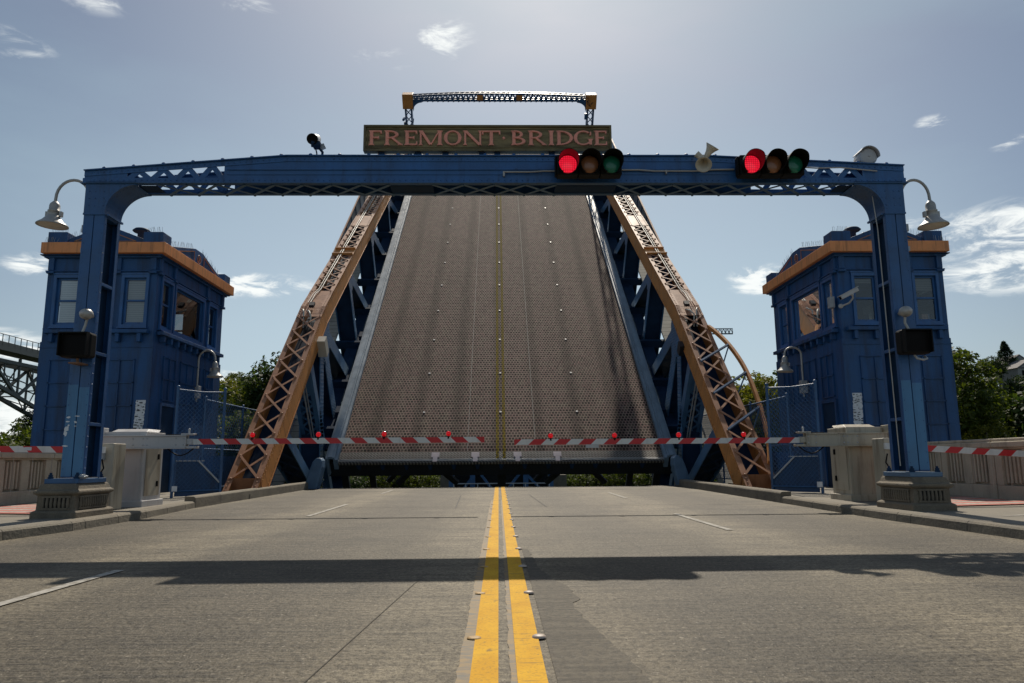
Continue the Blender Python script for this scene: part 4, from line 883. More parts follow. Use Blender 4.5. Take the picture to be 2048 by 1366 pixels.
    g = MB(); bx(g, XI-.045, XI-.033, Y0+.62, Y0+1.42, .16, 2.46); dd = g.build('door', 'blue_dk', t)
    g = MB()
    for a, b, c, d_ in ((Y0+.54, Y0+.62, .16, 2.54), (Y0+1.42, Y0+1.50, .16, 2.54), (Y0+.62, Y0+1.42, 2.46, 2.54)): bx(g, XI-.08, XI-.031, a, b, c, d_)
    g.build('door_frame', 'blue_bldg', dd)
    t.location.x += .07
    return t
tower(-1, 'blue bridge tower with white blinds in its front windows, behind the left gantry leg', (9.70, 10.62, 11.48), ((19.62, 20.22), (20.45, 22.42), (22.85, 23.45)), (1, 1, 1, .35, 0, 0, .4, .3, .3))
tower(1, 'blue bridge tower with see-through cabin windows and a white wall camera on its corner', (9.86, 10.70, 11.52), ((19.62, 20.22), (20.45, 22.42), (22.85, 23.45)), (.12, 0, .3, .3, 0, .2, .2, .1, .2))
# torn posters on the tower fronts
def poster(s, cx, z0, z1, w, seed, label):
    t = thing('torn_poster', label, 'poster', (s*cx, Y0-.022, z0), 'torn posters on the towers')
    random.seed(seed); n = 26; L, Rr = [], []
    for i in range(n+1):
        z = z0+(z1-z0)*i/n; e = .22 if i < 5 else .08
        L.append((s*cx-w/2+random.uniform(-.5, .6)*e*w+.04*(z-z0), Y0-.024, z)); Rr.append((s*cx+w/2+random.uniform(-.6, .5)*e*w+.04*(z-z0), Y0-.024, z))
    g = MB()
    for i in range(n): g.prism([L[i], Rr[i], Rr[i+1], L[i+1]], (0, .002, 0))
    p = g.build('paper', 'sticker', t); g = MB()
    for i in range(46):
        x = s*cx+random.uniform(-.42, .42)*w; z = z0+random.uniform(.12, .97)*(z1-z0); a, b = random.uniform(.008, .06)*(1 if i % 3 else 1.4), random.uniform(.003, .022)
        k = 6; g.prism([(x+a*random.uniform(.5, 1)*cos(2*pi*j/k)+.04*(z-z0), Y0-.0265-.0001*i, z+b*random.uniform(.5, 1)*sin(2*pi*j/k)) for j in range(k)], (0, .001, 0))
    g.build('smudges', 'ink', p)
poster(-1, 9.29, 1.70, 2.56, .25, 4, 'torn white poster with black scrawl on the left tower corner above the barrier cabinet')
poster(1, 9.44, 1.70, 2.64, .25, 9, 'torn white poster scraps on the right tower near its front corner')
for s, lab in ((-1, 'small wall lamp with bell shade on the inner side of the left tower'), (1, 'small wall lamp with bell shade on the inner side of the right tower')):
    bxx = s*(XI-.12); yy = 22.2 if s < 0 else 21.6; tipx = s*(XI-.62)
    t = thing('wall_lamp', lab, 'wall lamp', (bxx, yy, 2.9), 'bell shaded lamps on the towers')
    gooseneck(t, (bxx, yy, 2.75), 4.30 if s < 0 else 4.22, (tipx, yy, 4.0), 3.50, .24, .03)
    MB().box(bxx-.09, bxx+.09, yy-.1, yy+.1, 2.85, 3.22).build('junction_box', 'galv', t, bevel=.01)
t = thing('security_camera', 'white bullet security camera on a bracket at the corner of the right tower', 'security camera', (9.32, 19.2, 5.2))
a, b = V((9.08, 18.95, 5.13)), V((9.55, 18.95, 5.37)); d = (b-a).normalized()
MB().bar(a, b, .13, .11).build('body', 'white', t, bevel=.015); MB().bar(a-d*.06+V((0, 0, .065)), b+V((0, 0, .065)), .15, .015).build('sunshade', 'white', t)
MB().lathe(a, -d, [(.001, -.004), (.045, -.004), (.045, .012), (.03, .012), (.001, .006)], 14).build('lens', 'glass_dark', t)
MB().tube([(9.40, 18.95, 5.24), (9.44, 19.0, 5.14), (9.38, 19.12, 5.03), (9.24, 19.27, 4.98)], .026, 8).sphere((9.40, 18.95, 5.22), .04).lathe((9.22, 19.26, 4.98), (0, 1, 0), [(.001, -.02), (.06, -.02), (.06, .02)], 12).build('bracket', 'white', t)
MB().box(9.02, 9.14, 19.42, 19.6, 4.98, 5.28).build('junction_box', 'galv', t)

# ------------------------------------------------------------------ barriers
def arm_thing(t, p, q, h, n0, w=.055, flip=False, tipw=True):
    """striped barrier arm from p (root) to q (tip): diagonal red and white bands are real face divisions"""
    p, q = V(p), V(q); d = (q-p).normalized(); L = (q-p).length; upz = V((0, 0, 1)); y = V((0, w/2, 0)); g = MB(); pitch = .46; sk = h*1.05*(1 if not flip else -1)
    k = 0; u = 0
    edges = [0.]
    u = pitch*.35
    while u < L-.02: edges.append(u); u += pitch/2
    edges.append(L)
    for i in range(len(edges)-1):
        u0, u1 = edges[i], edges[i+1]; s0 = 0 if i == 0 else sk/2; s1 = 0 if i == len(edges)-2 else sk/2
        P = [p+d*(u0-s0)+upz*(-h/2)*-1, p+d*(u1-s1)+upz*h/2, p+d*(u1+s1)-upz*h/2, p+d*(u0+s0)-upz*h/2]
        P = [a-y for a in P]
        g.prism(P, y*2, (i+n0) % 2)
    return g.build('arm', ['arm_white', 'red'], t)
def lampglobe(t, x, y, z):
    MB().lathe((x, y, z-.052), (0, 0, 1), [(.032, -.03), (.032, .008), (.02, .02)], 12).build('lamp_socket', 'black', t)
    o = MB().sphere((x, y+.0, z+.012), .046, 16, 0, (1, .8, 1)).build('lamp', 'globe', t); MB().lathe((x, y+.03, z+.012), (0, 1, 0), [(.049, 0), (.049, .018), (.001, .018)], 14).build('lamp_back', 'black', o)
YA = 13.8; SH = .17
for s, lab in ((-1, 'white road barrier with its striped arm lowered from the left kerb, grey front panel'), (1, 'rust stained cream road barrier with its striped arm lowered from the right kerb')):
    cab = 'white' if s < 0 else 'cream'; za = 1.315 if s < 0 else 1.275
    c0, c1 = (6.49, 7.19) if s < 0 else (6.52, 7.14)
    t = thing('road_barrier', lab, 'barrier gate', (s*6.65, 14.0, .14), 'road barriers with lowered arms')
    def bx(g, a0, a1, *r): g.box(min(s*a0, s*a1), max(s*a0, s*a1), *r); return g
    g = MB(); bx(g, c0, c1, 13.78, 14.55, .2, 1.34); bx(g, c0-.04, c1+.04, 13.74, 14.6, .14, .26); g.build('cabinet', cab, t, bevel=.012)
    g = MB(); bx(g, c0-.014, c0-.001, 13.86, 14.45, .34, 1.26); dd = g.build('cabinet_door', 'cream', t, bevel=.004)
    g = MB(); bx(g, c0-.04, c0-.014, 14.3, 14.34, 1.0, 1.1); bx(g, c0-.04, c0-.014, 14.3, 14.34, .5, .6); g.build('latch', 'black', dd)
    g = MB(); bx(g, c0-.05, c1+.02, 13.72, 14.5, 1.355, 1.50); g.prism([(s*(c0-.05), 13.72, 1.50), (s*(c1-.1), 13.72, 1.50), (s*(c1-.1), 13.95, 1.56), (s*(c0+.02), 13.95, 1.56)], (0, .5, 0)); g.build('housing', cab, t, bevel=.01)
    # arm carrier: two channel plates and the counterweight behind
    g = MB(); xa, xb = 5.55, 7.2
    for yy in (YA-.20, YA-.085): bx(g, xa+.12, xb, yy, yy+.02, za-.11, za+.095)
    for zz in (za+.095, za-.13): bx(g, xa+.12, xb, YA-.225, YA-.06, zz, zz+.02)
    bx(g, xa+.02, xa+.16, YA-.18, YA-.07, za-.055, za+.05); bx(g, xa-.06, xa+.12, YA-.19, YA-.03, za-.125, za-.085); bx(g, xa+.0, xa+.22, YA-.2, YA-.02, za+.115, za+.145)
    cr = g.build('arm_carrier', cab, t, bevel=.004); g = MB()
    for xx in (xa+.16, xa+.3, 6.37, 6.44, 6.62): 
        for zz in (za-.06, za+.055): g.rivet((s*xx, YA-.20, zz), (0, -1, 0), .016)
    g.tube([(s*(xa+.11), YA-.1, za+.14), (s*(xa+.11), YA-.1, za+.20)], .018, 8).sphere((s*(xa+.11), YA-.1, za+.215), .022)
    g.build('bolt', 'galv', cr)
    g = MB(); pts = []
    for i in range(11): u = i/10; pts.append((s*(xa+.0+.48*u), YA-.12, za-.12-.13*sin(pi*u)))
    g.tube(pts, .012, 6).tube([(s*(xa-.05), YA-.1, za+.12), (s*(xa+.5), YA-.1, za+.13)], .008, 6).build('cable', 'black', t)
    g = MB(); bx(g, 7.2, 7.56, YA-.24, YA+.06, za-.12, za+.26); g.build('counterweight', cab, t, bevel=.01)
    g = MB(); bx(g, c0+.05, c1-.02, 13.772, 13.778, .26, 1.2); g.build('front_panel', 'white' if s < 0 else 'cream', t)
    xtip = .26 if s < 0 else .29
    arm_thing(t, (s*(xa+.04), YA-.12, za-.005 if s < 0 else za-.01), (s*xtip, YA-.12, za+.0 if s < 0 else za-.012), .10, 0, flip=False)
    for lx_ in ((4.50, 3.30, 2.10, .92) if s < 0 else (.96, 2.14, 3.33, 4.54)): lampglobe(t, s*lx_, YA-.12, za+.10 if s < 0 else za+.09)
    if s > 0: MB().box(1.60, 1.84, YA-.16, YA-.15, za-.125, za-.065).build('plate', 'white', t)
    # pedestrian barrier beside it
    pc0, pc1 = (6.52, 6.86) if s < 0 else (6.66, 7.1)
    t = thing('pedestrian_barrier', ('white post with a striped arm across the left sidewalk, sticker on the arm' if s < 0 else 'white post with a striped arm dipping across the right sidewalk'), 'barrier gate', (s*6.6, 12.9, .14), 'pedestrian barriers on the sidewalks')
    g = MB(); yy0 = 12.85; bx(g, pc0+.05, pc1+.12, yy0, yy0+.42, .14, 1.27); g.build('post', 'cream', t, bevel=.015)
    g = MB(); bx(g, pc0+.18, pc0+.36, yy0-.09, yy0-.002, .98, 1.17); g.build('hinge_box', 'galv', t, bevel=.01)
    ya = yy0-.13
    ar = arm_thing(t, (s*6.65, ya, 1.155 if s < 0 else 1.13), (s*10.3, ya, 1.21 if s < 0 else .90), .105, 0, flip=True)
    if s < 0: MB().box(-7.98, -7.86, ya-.034, ya-.0285, 1.155, 1.21).build('sticker', 'sticker', ar)
    if s > 0: lampglobe(t, 9.2, ya, 1.115)
    MB().tube([(s*6.7, ya+.02, 1.0), (s*6.66, ya+.02, .85), (s*6.74, ya+.03, .72)], .012, 6).build('cable', 'black', t)
    for k in range(9): MB().tube([(s*(7.2+k*.32), ya, 1.06 if s < 0 else 1.0), (s*(7.2+k*.32), ya, .42)], .003, 5).build('hanging_rod', 'lampgrey', t)
# ------------------------------------------------------------------ chain link fences
def chain(g, A, B, z0a, z1a, z0b, z1b, sp=.075, r=.004):
    A, B = V(A), V(B); L = (B-A).length; d = (B-A)/L; lo = min(z0a, z0b); hi = max(z1a, z1b)
    for sg in (1, -1):
        c = -(hi-lo)-sp
        while c < L+(hi-lo):
            # line u = c + sg*(z-lo) style clipped to the trapezoid
            pts = []
            N = 40
            seg = None
            for i in range(N+1):
                z = lo+(hi-lo)*i/N; u = c+(z-lo) if sg > 0 else c+(hi-z)
                ok = 0 <= u <= L and z0a+(z0b-z0a)*u/L <= z <= z1a+(z1b-z1a)*u/L
                if ok:
                    p = A+d*u; p.z = z
                    seg = (seg[0] if seg else p, p)
            if seg and (seg[1]-seg[0]).length > .03: g.bar(seg[0], seg[1], r*2, r*2, (d.y, -d.x, 0) if abs(d.y) < 2 else (0, 1, 0))
            c += sp*1.42
for s, lab, lab2 in ((-1, 'blue chain link gate with solid kick plate and diagonal edge coloured pale as if sunlit, beside the white barrier', 'blue chain link fence running back from the left gate behind the orange chord'), (1, 'blue chain link gate with solid kick plate and diagonal edge coloured pale as if sunlit, beside the cream barrier', 'blue chain link fence running back from the right gate behind the orange chord')):
    A, B = ((-7.42, 17.2, 0), (-6.63, 18.0, 0)) if s < 0 else ((7.25, 16.7, 0), (6.46, 17.6, 0))
    zt = 2.62; t = thing('chain_link_gate', lab, 'gate', (A[0], A[1], .15), 'chain link gates beside the truss')
    for P, h in ((A, zt+.06), (B, zt+.08)): MB().tube([(P[0], P[1], .15), (P[0], P[1], h)], .032, 10).sphere((P[0], P[1], h), .042).build('post', 'blue_mid', t)
    g = MB(); mid = ((A[0]+B[0])/2, (A[1]+B[1])/2, zt-.03); g.tube([(A[0], A[1], zt), mid, (B[0], B[1], zt)], .022, 8).build('rail', 'blue_mid', t); MB().tube([(A[0], A[1], .3), (B[0], B[1], .3)], .02, 8).build('rail', 'blue_mid', t)
    g = MB(); chain(g, A, B, .3, zt, .3, zt); g.build('chain_mesh', 'blue_mid', t)
    def at(u, z, o=.03): p = V(A).lerp(V(B), u); return (p.x, p.y+o, z)
    g = MB(); g.prism([at(.04, .18), at(.96, .18), at(.96, .48), at(.50, .98), at(.04, .98)], (0, .02, 0)); g.build('kick_plate', 'blue_kick', t)
    g = MB(); g.bar(at(.04, .985, .02), at(.62, .985, .02), .03, .02); g.bar(at(.50, .98, .02), at(.96, .48, .02), .05, .035); g.build('sun_pale_edge', 'galv', t)  # pale steel stands in for sunlight along the blue plate's edge
    MB().box(A[0]+(.02 if s < 0 else -.14), A[0]+(.14 if s < 0 else -.02), A[1]+(-.06), A[1]-.05, .30, .42).build('label_plate', 'sticker', t)
    t = thing('chain_link_fence', lab2, 'fence', (s*7.62, 19, .15), 'chain link fences beside the truss')
    P0 = (B[0], B[1]+.02, 0); ys = [(s*7.6, 19.3), (s*7.62, 22.2), (s*7.62, 25.2), (s*7.62, 28.2)]
    for x, y in ys: MB().tube([(x, y, .15), (x, y, 2.62)], .03, 8).sphere((x, y, 2.62), .038).build('post', 'blue_mid', t)
    for z, r in ((2.56, .022), (1.3, .016), (.3, .016)): MB().tube([(s*7.6, 19.3, z), (s*7.62, 28.2, z)], r, 8).build('rail', 'blue_mid', t)
    g = MB(); chain(g, (s*7.6, 19.3, 0), (s*7.62, 28.2, 0), .3, 2.56, .3, 2.56, .11, .004); g.build('chain_mesh', 'blue_mid', t)
    g = MB(); g.prism([(s*7.66, 19.3, .16), (s*7.66, 23.5, .16), (s*7.66, 23.5, 1.12), (s*7.66, 19.3, 1.12)], (s*.02, 0, 0)); g.build('solid_panel', 'blue', t)
# ------------------------------------------------------------------ concrete balustrades
for s, lab in ((-1, 'pale concrete balustrade with slotted panels along the left sidewalk'), (1, 'pale stained concrete balustrade with slotted panels along the right sidewalk')):
    t = thing('balustrade', lab, 'balustrade', (s*9.7, 14, .13), 'concrete balustrades along the sidewalks')
    x0 = s*9.62 if s < 0 else 9.5; zt = 1.22 if s < 0 else 1.28
    def bx(g, a, b, *r): g.box(min(x0+s*a, x0+s*b), max(x0+s*a, x0+s*b), *r); return g
    y = 9.4 if s < 0 else 9.0; i = 0
    while y < 19.0:
        y1 = min(y+1.72, 19.26)
        g = MB(); bx(g, 0, .26, y+.012, y1-.012, .12, .40); bx(g, .0, .26, y+.012, y1-.012, zt-.20, zt-.17)
        bx(g, -.0, .26, y+.012, y+.20, .40, zt-.20); bx(g, -.0, .26, y1-.20, y1-.012, .40, zt-.20)
        n = 2; L = y1-y-.4
        if L > .3:
            bx(g, .12, .20, y+.2, y1-.2, .40, zt-.20); m = y+.2+L/2; bx(g, .02, .24, m-.12, m+.12, .40, zt-.20)
            for k in range(5):
                for c in (y+.2+(L/2-.12)*(k+.5)/5, m+.12+(L/2-.12)*(k+.5)/5): bx(g, .05, .12, c-.028, c+.028, .44, zt-.24)
        g.build('panel', 'concrete_lt', t, bevel=.012)
        g = MB(); bx(g, -.05, .31, y+.010, y1-.010, zt-.17, zt-.06); bx(g, -.02, .28, y+.02, y1-.02, zt-.06, zt); g.build('coping', 'concrete_lt', t, bevel=.018)
        y = y1; i += 1

MB_['seam_grey'] = mat('dull_joint_steel', (.26, .24, .21), .8)
# ------------------------------------------------------------------ the lifted bascule leaf (local axes: x across, y along the leaf, z off the deck)
LA = R(40.55); LEN = 36.0
LF = thing('bascule_leaf', 'raised bridge leaf of steel grating between orange side trusses, blue portal at its tip', 'lift bridge', (.11, 26.2, .99), None, (LA, 0, 0))
ORG[LF.name] = V((0, 0, 0))
def lb(g, name, m, parent=LF, **k): return g.build(name, m, parent, local=True, **k)
lb(MB().box(-5.7, 5.7, .46, LEN, -.10, 0), 'deck', 'grating')
g = MB().box(-5.7, 5.7, -.08, .445, -.06, .0); g.box(-5.7, 5.7, -.12, -.08, -.10, -.005); lb(g, 'apron', 'tread')
lb(MB().box(-5.7, 5.7, .445, .46, -.1, -.03), 'gap', 'dark')
g = MB()
for z in (.004, -.055): g.tube([(-5.7, .02+z, .012), (5.7, .02+z, .012)], .014, 6)
lb(g, 'nosing', 'galv')
for x in (-2.34, -.93, .56, 1.97):
    g = MB().box(x-.14, x+.14, .14, .40, .002, .02); g.box(x-.08, x+.08, -.10, .135, .004, .03)
    for k in range(6): g.box(x-.12+k*.045, x-.105+k*.045, .16, .38, .02, .026)
    lb(g, 'span_lock_plate', 'lock_plate')
# yellow centre lines run on up the grating
g = MB()
for a, b in ((-.20, -.10), (.04, .14)): g.box(a, b, -.08, LEN, .0025, .004)
m, ns, ls, b_ = newmat('yellow_paint_on_grating')
t_ = nd(ns, 'ShaderNodeTexCoord'); br = nd(ns, 'ShaderNodeTexBrick'); ls.new(t_.outputs['Object'], br.inputs[0]); br.inputs['Scale'].default_value = 1; br.inputs['Brick Width'].default_value = .12; br.inputs['Row Height'].default_value = .155; br.inputs['Mortar Size'].default_value = .02; br.inputs['Color1'].default_value = (.085, .058, .012, 1); br.inputs['Color2'].default_value = (.12, .085, .028, 1); br.inputs['Mortar'].default_value = (.27, .19, .025, 1)
ls.new(br.outputs[0], b_.inputs['Base Color']); b_.inputs['Roughness'].default_value = .85; b_.inputs['Specular IOR Level'].default_value = .05; MB_['yellow_grate'] = m
lb(g, 'centre_line', 'yellow_grate')
g = MB()
for x in (-1.22, 1.22): g.box(x-.009, x+.009, .46, LEN, .003, .005)
lb(g, 'grating_joint', 'seam_grey')
mk = None
for i in range(13):
    for x in (-2.95, -.03, 2.9):
        if mk is None: mk = lb(MB().box(-.042, .042, -.042, .042, 0, .018), 'lane_marker', 'marker', bevel=.008); c = mk
        else: c = mk.copy(); COL.objects.link(c); c.parent = LF
        c.location = (x, 2.78+2.68*i, .003)
# stepped kerbs
for s in (-1, 1):
    g = MB()
    def bx(g, a0, a1, *r): g.box(min(s*a0, s*a1), max(s*a0, s*a1), *r); return g
    bx(g, 5.705, 5.80, -.1, LEN, -.3, .13); bx(g, 5.80, 5.86, -.1, LEN, -.3, .22); bx(g, 5.86, 6.02, -.1, LEN, .16, .26); bx(g, 6.02, 6.12, -.1, LEN, -.55, .20)
    lb(g, 'kerb', 'kerb_steel')
# floor system
for u in (3.2, 8.9, 14.9, 21, 27, 33): lb(MB().box(-6.4, 6.4, u-.2, u+.2, -1.5, -.12), 'floor_beam', 'blue_dk')
g = MB()
for k in range(9): g.box(-5.2+k*1.3-.07, -5.2+k*1.3+.07, .6, LEN, -.55, -.12)
lb(g, 'stringer', 'blue_dk')
# heel girder and the frame under the heel of the leaf
g = MB().box(-6.1, 6.1, .02, .34, -.72, -.11)
lb(g, 'heel_girder', 'blacksteel')
g = MB()
for k in range(13):
    x = -5.0+k*.83; g.prism([(x-.10, .018, -.12), (x+.10, .018, -.12), (x+.04, .018, -.36), (x-.04, .018, -.36)], (0, -.10, 0))
lb(g, 'girder_bracket', 'blue_dk')
g = MB(); fb = lambda a, b, w: g.bar(a, b, w, .12, (0, 1, 0))
for s in (-1, 1):
    for d in (-1, 1): fb((s*2.75+d*.12, .75, -.62), (s*2.75+d*1.1, .75, -1.75), .2)
    fb((s*2.75-.5, 1.05, -.62), (s*2.75-1.5, 1.05, -1.9), .16)
    g.box(s*2.75-.55, s*2.75+.55, .68, .76, -.95, -.6)
    fb((s*4.75, .75, -.6), (s*4.75, .75, -3), .22); fb((s*5.75, .75, -.6), (s*5.75, .75, -3), .25)
fb((0, .6, -.6), (0, .6, -3.2), .3)
g.box(-6.1, 6.1, .6, .8, -3.2, -2.7)
lb(g, 'sway_frame', 'blacksteel')
# side trusses
CH = [(-5.5, 3.62), (3.9, 4.02), (20, 2.45), (LEN, .95)]
def ch(u):
    for (a, na), (b, nb) in zip(CH, CH[1:]):
        if a <= u <= b: return na+(nb-na)*(u-a)/(b-a)
    return CH[-1][1]
BC = [(-3.5, -3.2), (3.2, -4.0), (15, -3.9), (27, -2.6), (LEN, -1.3)]
def bc(u):
    for (a, na), (b, nb) in zip(BC, BC[1:]):
        if a <= u <= b: return na+(nb-na)*(u-a)/(b-a)
    return BC[-1][1]
JT = [3.3, 8.7, 14.9, 21.2, 27.4, 33.4]
COVER = [(3.15, 5.35), (9.55, 10.3), (13.9, 15.6), (20.0, 21.2), (26.4, 27.6), (33, 34)]
for s in (-1, 1):
    xi, xo, dp = s*6.45, s*7.28, .72
    xa, xb = min(xi, xo), max(xi, xo)
    g = MB()
    for (a, na), (b, nb) in zip(CH, CH[1:]):
        n = max(2, int((b-a)/2))
        for k in range(n):
            p, q = a+(b-a)*k/n, a+(b-a)*(k+1)/n; zp, zq = ch(p), ch(q)
            for x0, x1 in ((xa, xa+.03), (xb-.03, xb)):
                g.hexa([(x0, p, zp-dp), (x1, p, zp-dp), (x1, p, zp), (x0, p, zp)], [(x0, q, zq-dp), (x1, q, zq-dp), (x1, q, zq), (x0, q, zq)])
            for x0, x1 in ((xa-.02, xa+.10), (xb-.10, xb+.02)):
                g.hexa([(x0, p, zp-dp), (x1, p, zp-dp), (x1, p, zp-dp+.02), (x0, p, zp-dp+.02)], [(x0, q, zq-dp), (x1, q, zq-dp), (x1, q, zq-dp+.02), (x0, q, zq-dp+.02)])
    u = CH[0][0]+.15
    while u < 30:
        for dz in (.09, .18, dp-.10): g.rivet((xi, u, ch(u)-dz), (-s, 0, 0), .026)
        u += .17 if u < 6 else .22
    cho = lb(g, 'top_chord', 'orange')
    if s > 0: cho['label'] = 'orange riveted chord of the right truss'
    else: cho['label'] = 'orange riveted chord of the left truss'
    g = MB(); z = lambda u: ch(u)+.012
    for (a, na), (b, nb) in zip(CH, CH[1:]):
        for x0, x1 in ((xa-.03, xa+.13), (xb-.13, xb+.03)):
            g.hexa([(x0, a, ch(a)), (x1, a, ch(a)), (x1, a, ch(a)+.012), (x0, a, ch(a)+.012)], [(x0, b, ch(b)), (x1, b, ch(b)), (x1, b, ch(b)+.012), (x0, b, ch(b)+.012)])
    lb(g, 'chord_flange', 'orange_tan', cho)
    segs = [(-5.0, COVER[0][0])]+[(COVER[i][1], COVER[i+1][0]) for i in range(len(COVER)-1)]+[(34, LEN)]
    for si, (a, b) in enumerate(segs):
        g = MB(); pit = .86 if si == 0 else .72; n = max(1, round((b-a)/pit)); p = (b-a)/n
        for k in range(n):
            u0, u1 = a+k*p, a+(k+1)*p
            nv = (0, 0, 1)
            g.bar((xa+.05, u0, ch(u0)+.022), (xb-.05, u1, ch(u1)+.022), .07 if si == 0 else .055, .014, nv); g.bar((xb-.05, u0, ch(u0)+.034), (xa+.05, u1, ch(u1)+.034), .07 if si == 0 else .055, .014, nv)
            for xx in (xa+.06, xb-.06, (xa+xb)/2): g.rivet((xx, u0 if xx != (xa+xb)/2 else (u0+u1)/2, ch(u0)+.03), (0, 0, 1), .034)
            if 0: g.bar((xa+.1, (u0+u1)/2, ch((u0+u1)/2)+.01), (xb-.1, (u0+u1)/2, ch((u0+u1)/2)+.01), .05, .012, nv)
        lb(g, 'lacing', 'orange_tan', cho)
    for ci, (a, b) in enumerate([(-5.52, -5.0)]+COVER):
        g = MB(); g.hexa([(xa-.03, a, ch(a)+.013), (xb+.03, a, ch(a)+.013), (xb+.03, a, ch(a)+.03), (xa-.03, a, ch(a)+.03)], [(xa-.03, b, ch(b)+.013), (xb+.03, b, ch(b)+.013), (xb+.03, b, ch(b)+.03), (xa-.03, b, ch(b)+.03)])
        k = a+.08
        while k < b-.05:
            for xx in (xa+.04, xb-.04): g.rivet((xx, k, ch(k)+.03), (0, 0, 1), .022)
            k += .15
        if ci == 1:
            for uu in (3.6, 4.15):
                for k in range(9): g.rivet((xa+.15+k*.065, uu, ch(uu)+.03), (0, 0, 1), .018)
        if ci == 2:
            for uu in (9.55, 10.28): g.box(xa-.03, xb+.03, uu-.02, uu+.02, ch(uu)+.03, ch(uu)+.13)
        lb(g, 'cover_plate', 'orange_tan' if ci != 2 else 'orange', cho)
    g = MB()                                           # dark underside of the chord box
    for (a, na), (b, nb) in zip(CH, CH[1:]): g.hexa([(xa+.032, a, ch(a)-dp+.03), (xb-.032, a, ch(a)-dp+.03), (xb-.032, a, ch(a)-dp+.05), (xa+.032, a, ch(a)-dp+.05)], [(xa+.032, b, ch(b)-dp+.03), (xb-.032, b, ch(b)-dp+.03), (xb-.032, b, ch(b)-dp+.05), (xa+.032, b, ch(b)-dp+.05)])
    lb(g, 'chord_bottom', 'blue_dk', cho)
    g = MB(); xm = (xa+xb)/2                           # conduits along the chord
    for off, r in ((.04*s, .022), (.13*s, .016)):
        pts = [(xm+off+(.1*s if u < 5 else 0), u, ch(u)+.075) for u in (4.1, 4.9, 5.4, 8, 12, 16, 20, 26, 32, LEN-.2)]
        g.tube(pts, r, 6)
    g.tube([(xm-.12, 3.5, ch(3.5)+.05), (xm-.02, 3.35, ch(3.3)+.12), (xm+.08, 3.1, ch(3.1)+.1), (xm+.08, 2.9, ch(3)-.3)], .03, 6)
    g.tube([(xm+.3*s, 3.6, ch(3.5)+.05), (xm+.2*s, 3.3, ch(3.3)+.12), (xm+.2*s, 2.9, ch(3)-.3)], .03, 6)
    lb(g, 'conduit', 'hornbeige', cho)
    lb(MB().box(xm-.12, xm+.06, 3.75, 4.0, ch(3.8)+.03, ch(3.8)+.14), 'junction_box', 'blacksteel'); g = MB()
    if s < 0: g.box(xi-.02, xi+.28, 2.2, 2.55, 2.9, 3.55)
    else: g.box(xi-.16, xi, 2.0, 2.35, 3.0, 3.4)
    lb(g, 'junction_box', 'hornbeige' if s < 0 else 'blacksteel')
    # web members
    def member(name, p, q, w, m='blue', riv=False, x0=xa+.04, x1=xb-.04):
        (u0, n0), (u1, n1) = p, q; d = V((0, u1-u0, n1-n0)).normalized(); pr_ = V((0, -d.z, d.y)); A, B = V((0, u0, n0)), V((0, u1, n1)); g = MB()
        for c0, c1 in ((x0, x0+.03), (x1-.03, x1)):
            g.hexa([V((c0, 0, 0))+A+pr_*w/2, V((c1, 0, 0))+A+pr_*w/2, V((c1, 0, 0))+A-pr_*w/2, V((c0, 0, 0))+A-pr_*w/2], [V((c0, 0, 0))+B+pr_*w/2, V((c1, 0, 0))+B+pr_*w/2, V((c1, 0, 0))+B-pr_*w/2, V((c0, 0, 0))+B-pr_*w/2])
        c0, c1 = x0+.03, x1-.03
        g.hexa([V((c0, 0, 0))+A+pr_*.02, V((c1, 0, 0))+A+pr_*.02, V((c1, 0, 0))+A-pr_*.02, V((c0, 0, 0))+A-pr_*.02], [V((c0, 0, 0))+B+pr_*.02, V((c1, 0, 0))+B+pr_*.02, V((c1, 0, 0))+B-pr_*.02, V((c0, 0, 0))+B-pr_*.02], 1)  # web plate in darker blue: shade of the side away from the sun
        if riv:
            L = (B-A).length; n = int(L/.14)
            for i in range(n):
                c = A.lerp(B, (i+.5)/n)
                for k in (-.34, -.12, .12, .34): g.rivet(V((xi-s*-.04, 0, 0))+c+pr_*w*k, (-s, 0, 0), .026)
        return lb(g, name, [m, 'blue_dk'])
    for i, u in enumerate(JT):
        t0 = ch(u)-dp+.04
        member('post', (u, t0), (u, bc(u)+.15), .34 if i else .62, 'blue_web', i == 0)
        if i < 5:
            v = JT[i+1]; member('diagonal', (u+.2, t0), (v-.1, bc(v)+.2), .42 if i else .5, 'blue_web')
        g = MB(); w = .75 if i else 1.3                 # gusset on the inner face
        g.prism([(xi+s*.035, u-w*.55, t0+.25), (xi+s*.035, u+w*.75, t0+.25), (xi+s*.035, u+w*.72, t0-.35), (xi+s*.035, u+.25, t0-w), (xi+s*.035, u-.25, t0-w)], (s*-.015, 0, 0))
        if i == 0:
            for a in range(9):
                for b in range(10): g.rivet((xi+s*.02, u-.6+a*.16, t0+.15-b*.13), (-s, 0, 0), .026)
        lb(g, 'gusset', 'blue_web')
    member('diagonal', (3.0, 3.0), (.2, -1.2), .5, 'blue_web', True)
    member('diagonal', (-2.3, 3.0), (.6, -3.2), .36, 'blue_web'); member('diagonal', (-4.6, 2.95), (-2.9, -3.0), .34, 'blue_dk')
    # laced main post
    g = MB()
    for c0, c1 in ((xa+.04, xa+.20), (xb-.20, xb-.04)): g.box(c0, c1, 1.15, 1.5, -3.6, 3.2)
    for k in range(11):
        z0 = -3.4+k*.5
        g.bar((xa+.15, 1.16, z0), (xb-.15, 1.16, z0+.5), .08, .014, (0, 1, 0)); g.bar((xb-.15, 1.175, z0), (xa+.15, 1.175, z0+.5), .08, .014, (0, 1, 0))
    g.box(xa+.04, xb-.04, 1.13, 1.15, 2.1, 3.2)
    lb(g, 'laced_post', 'blue_web')
    g = MB()
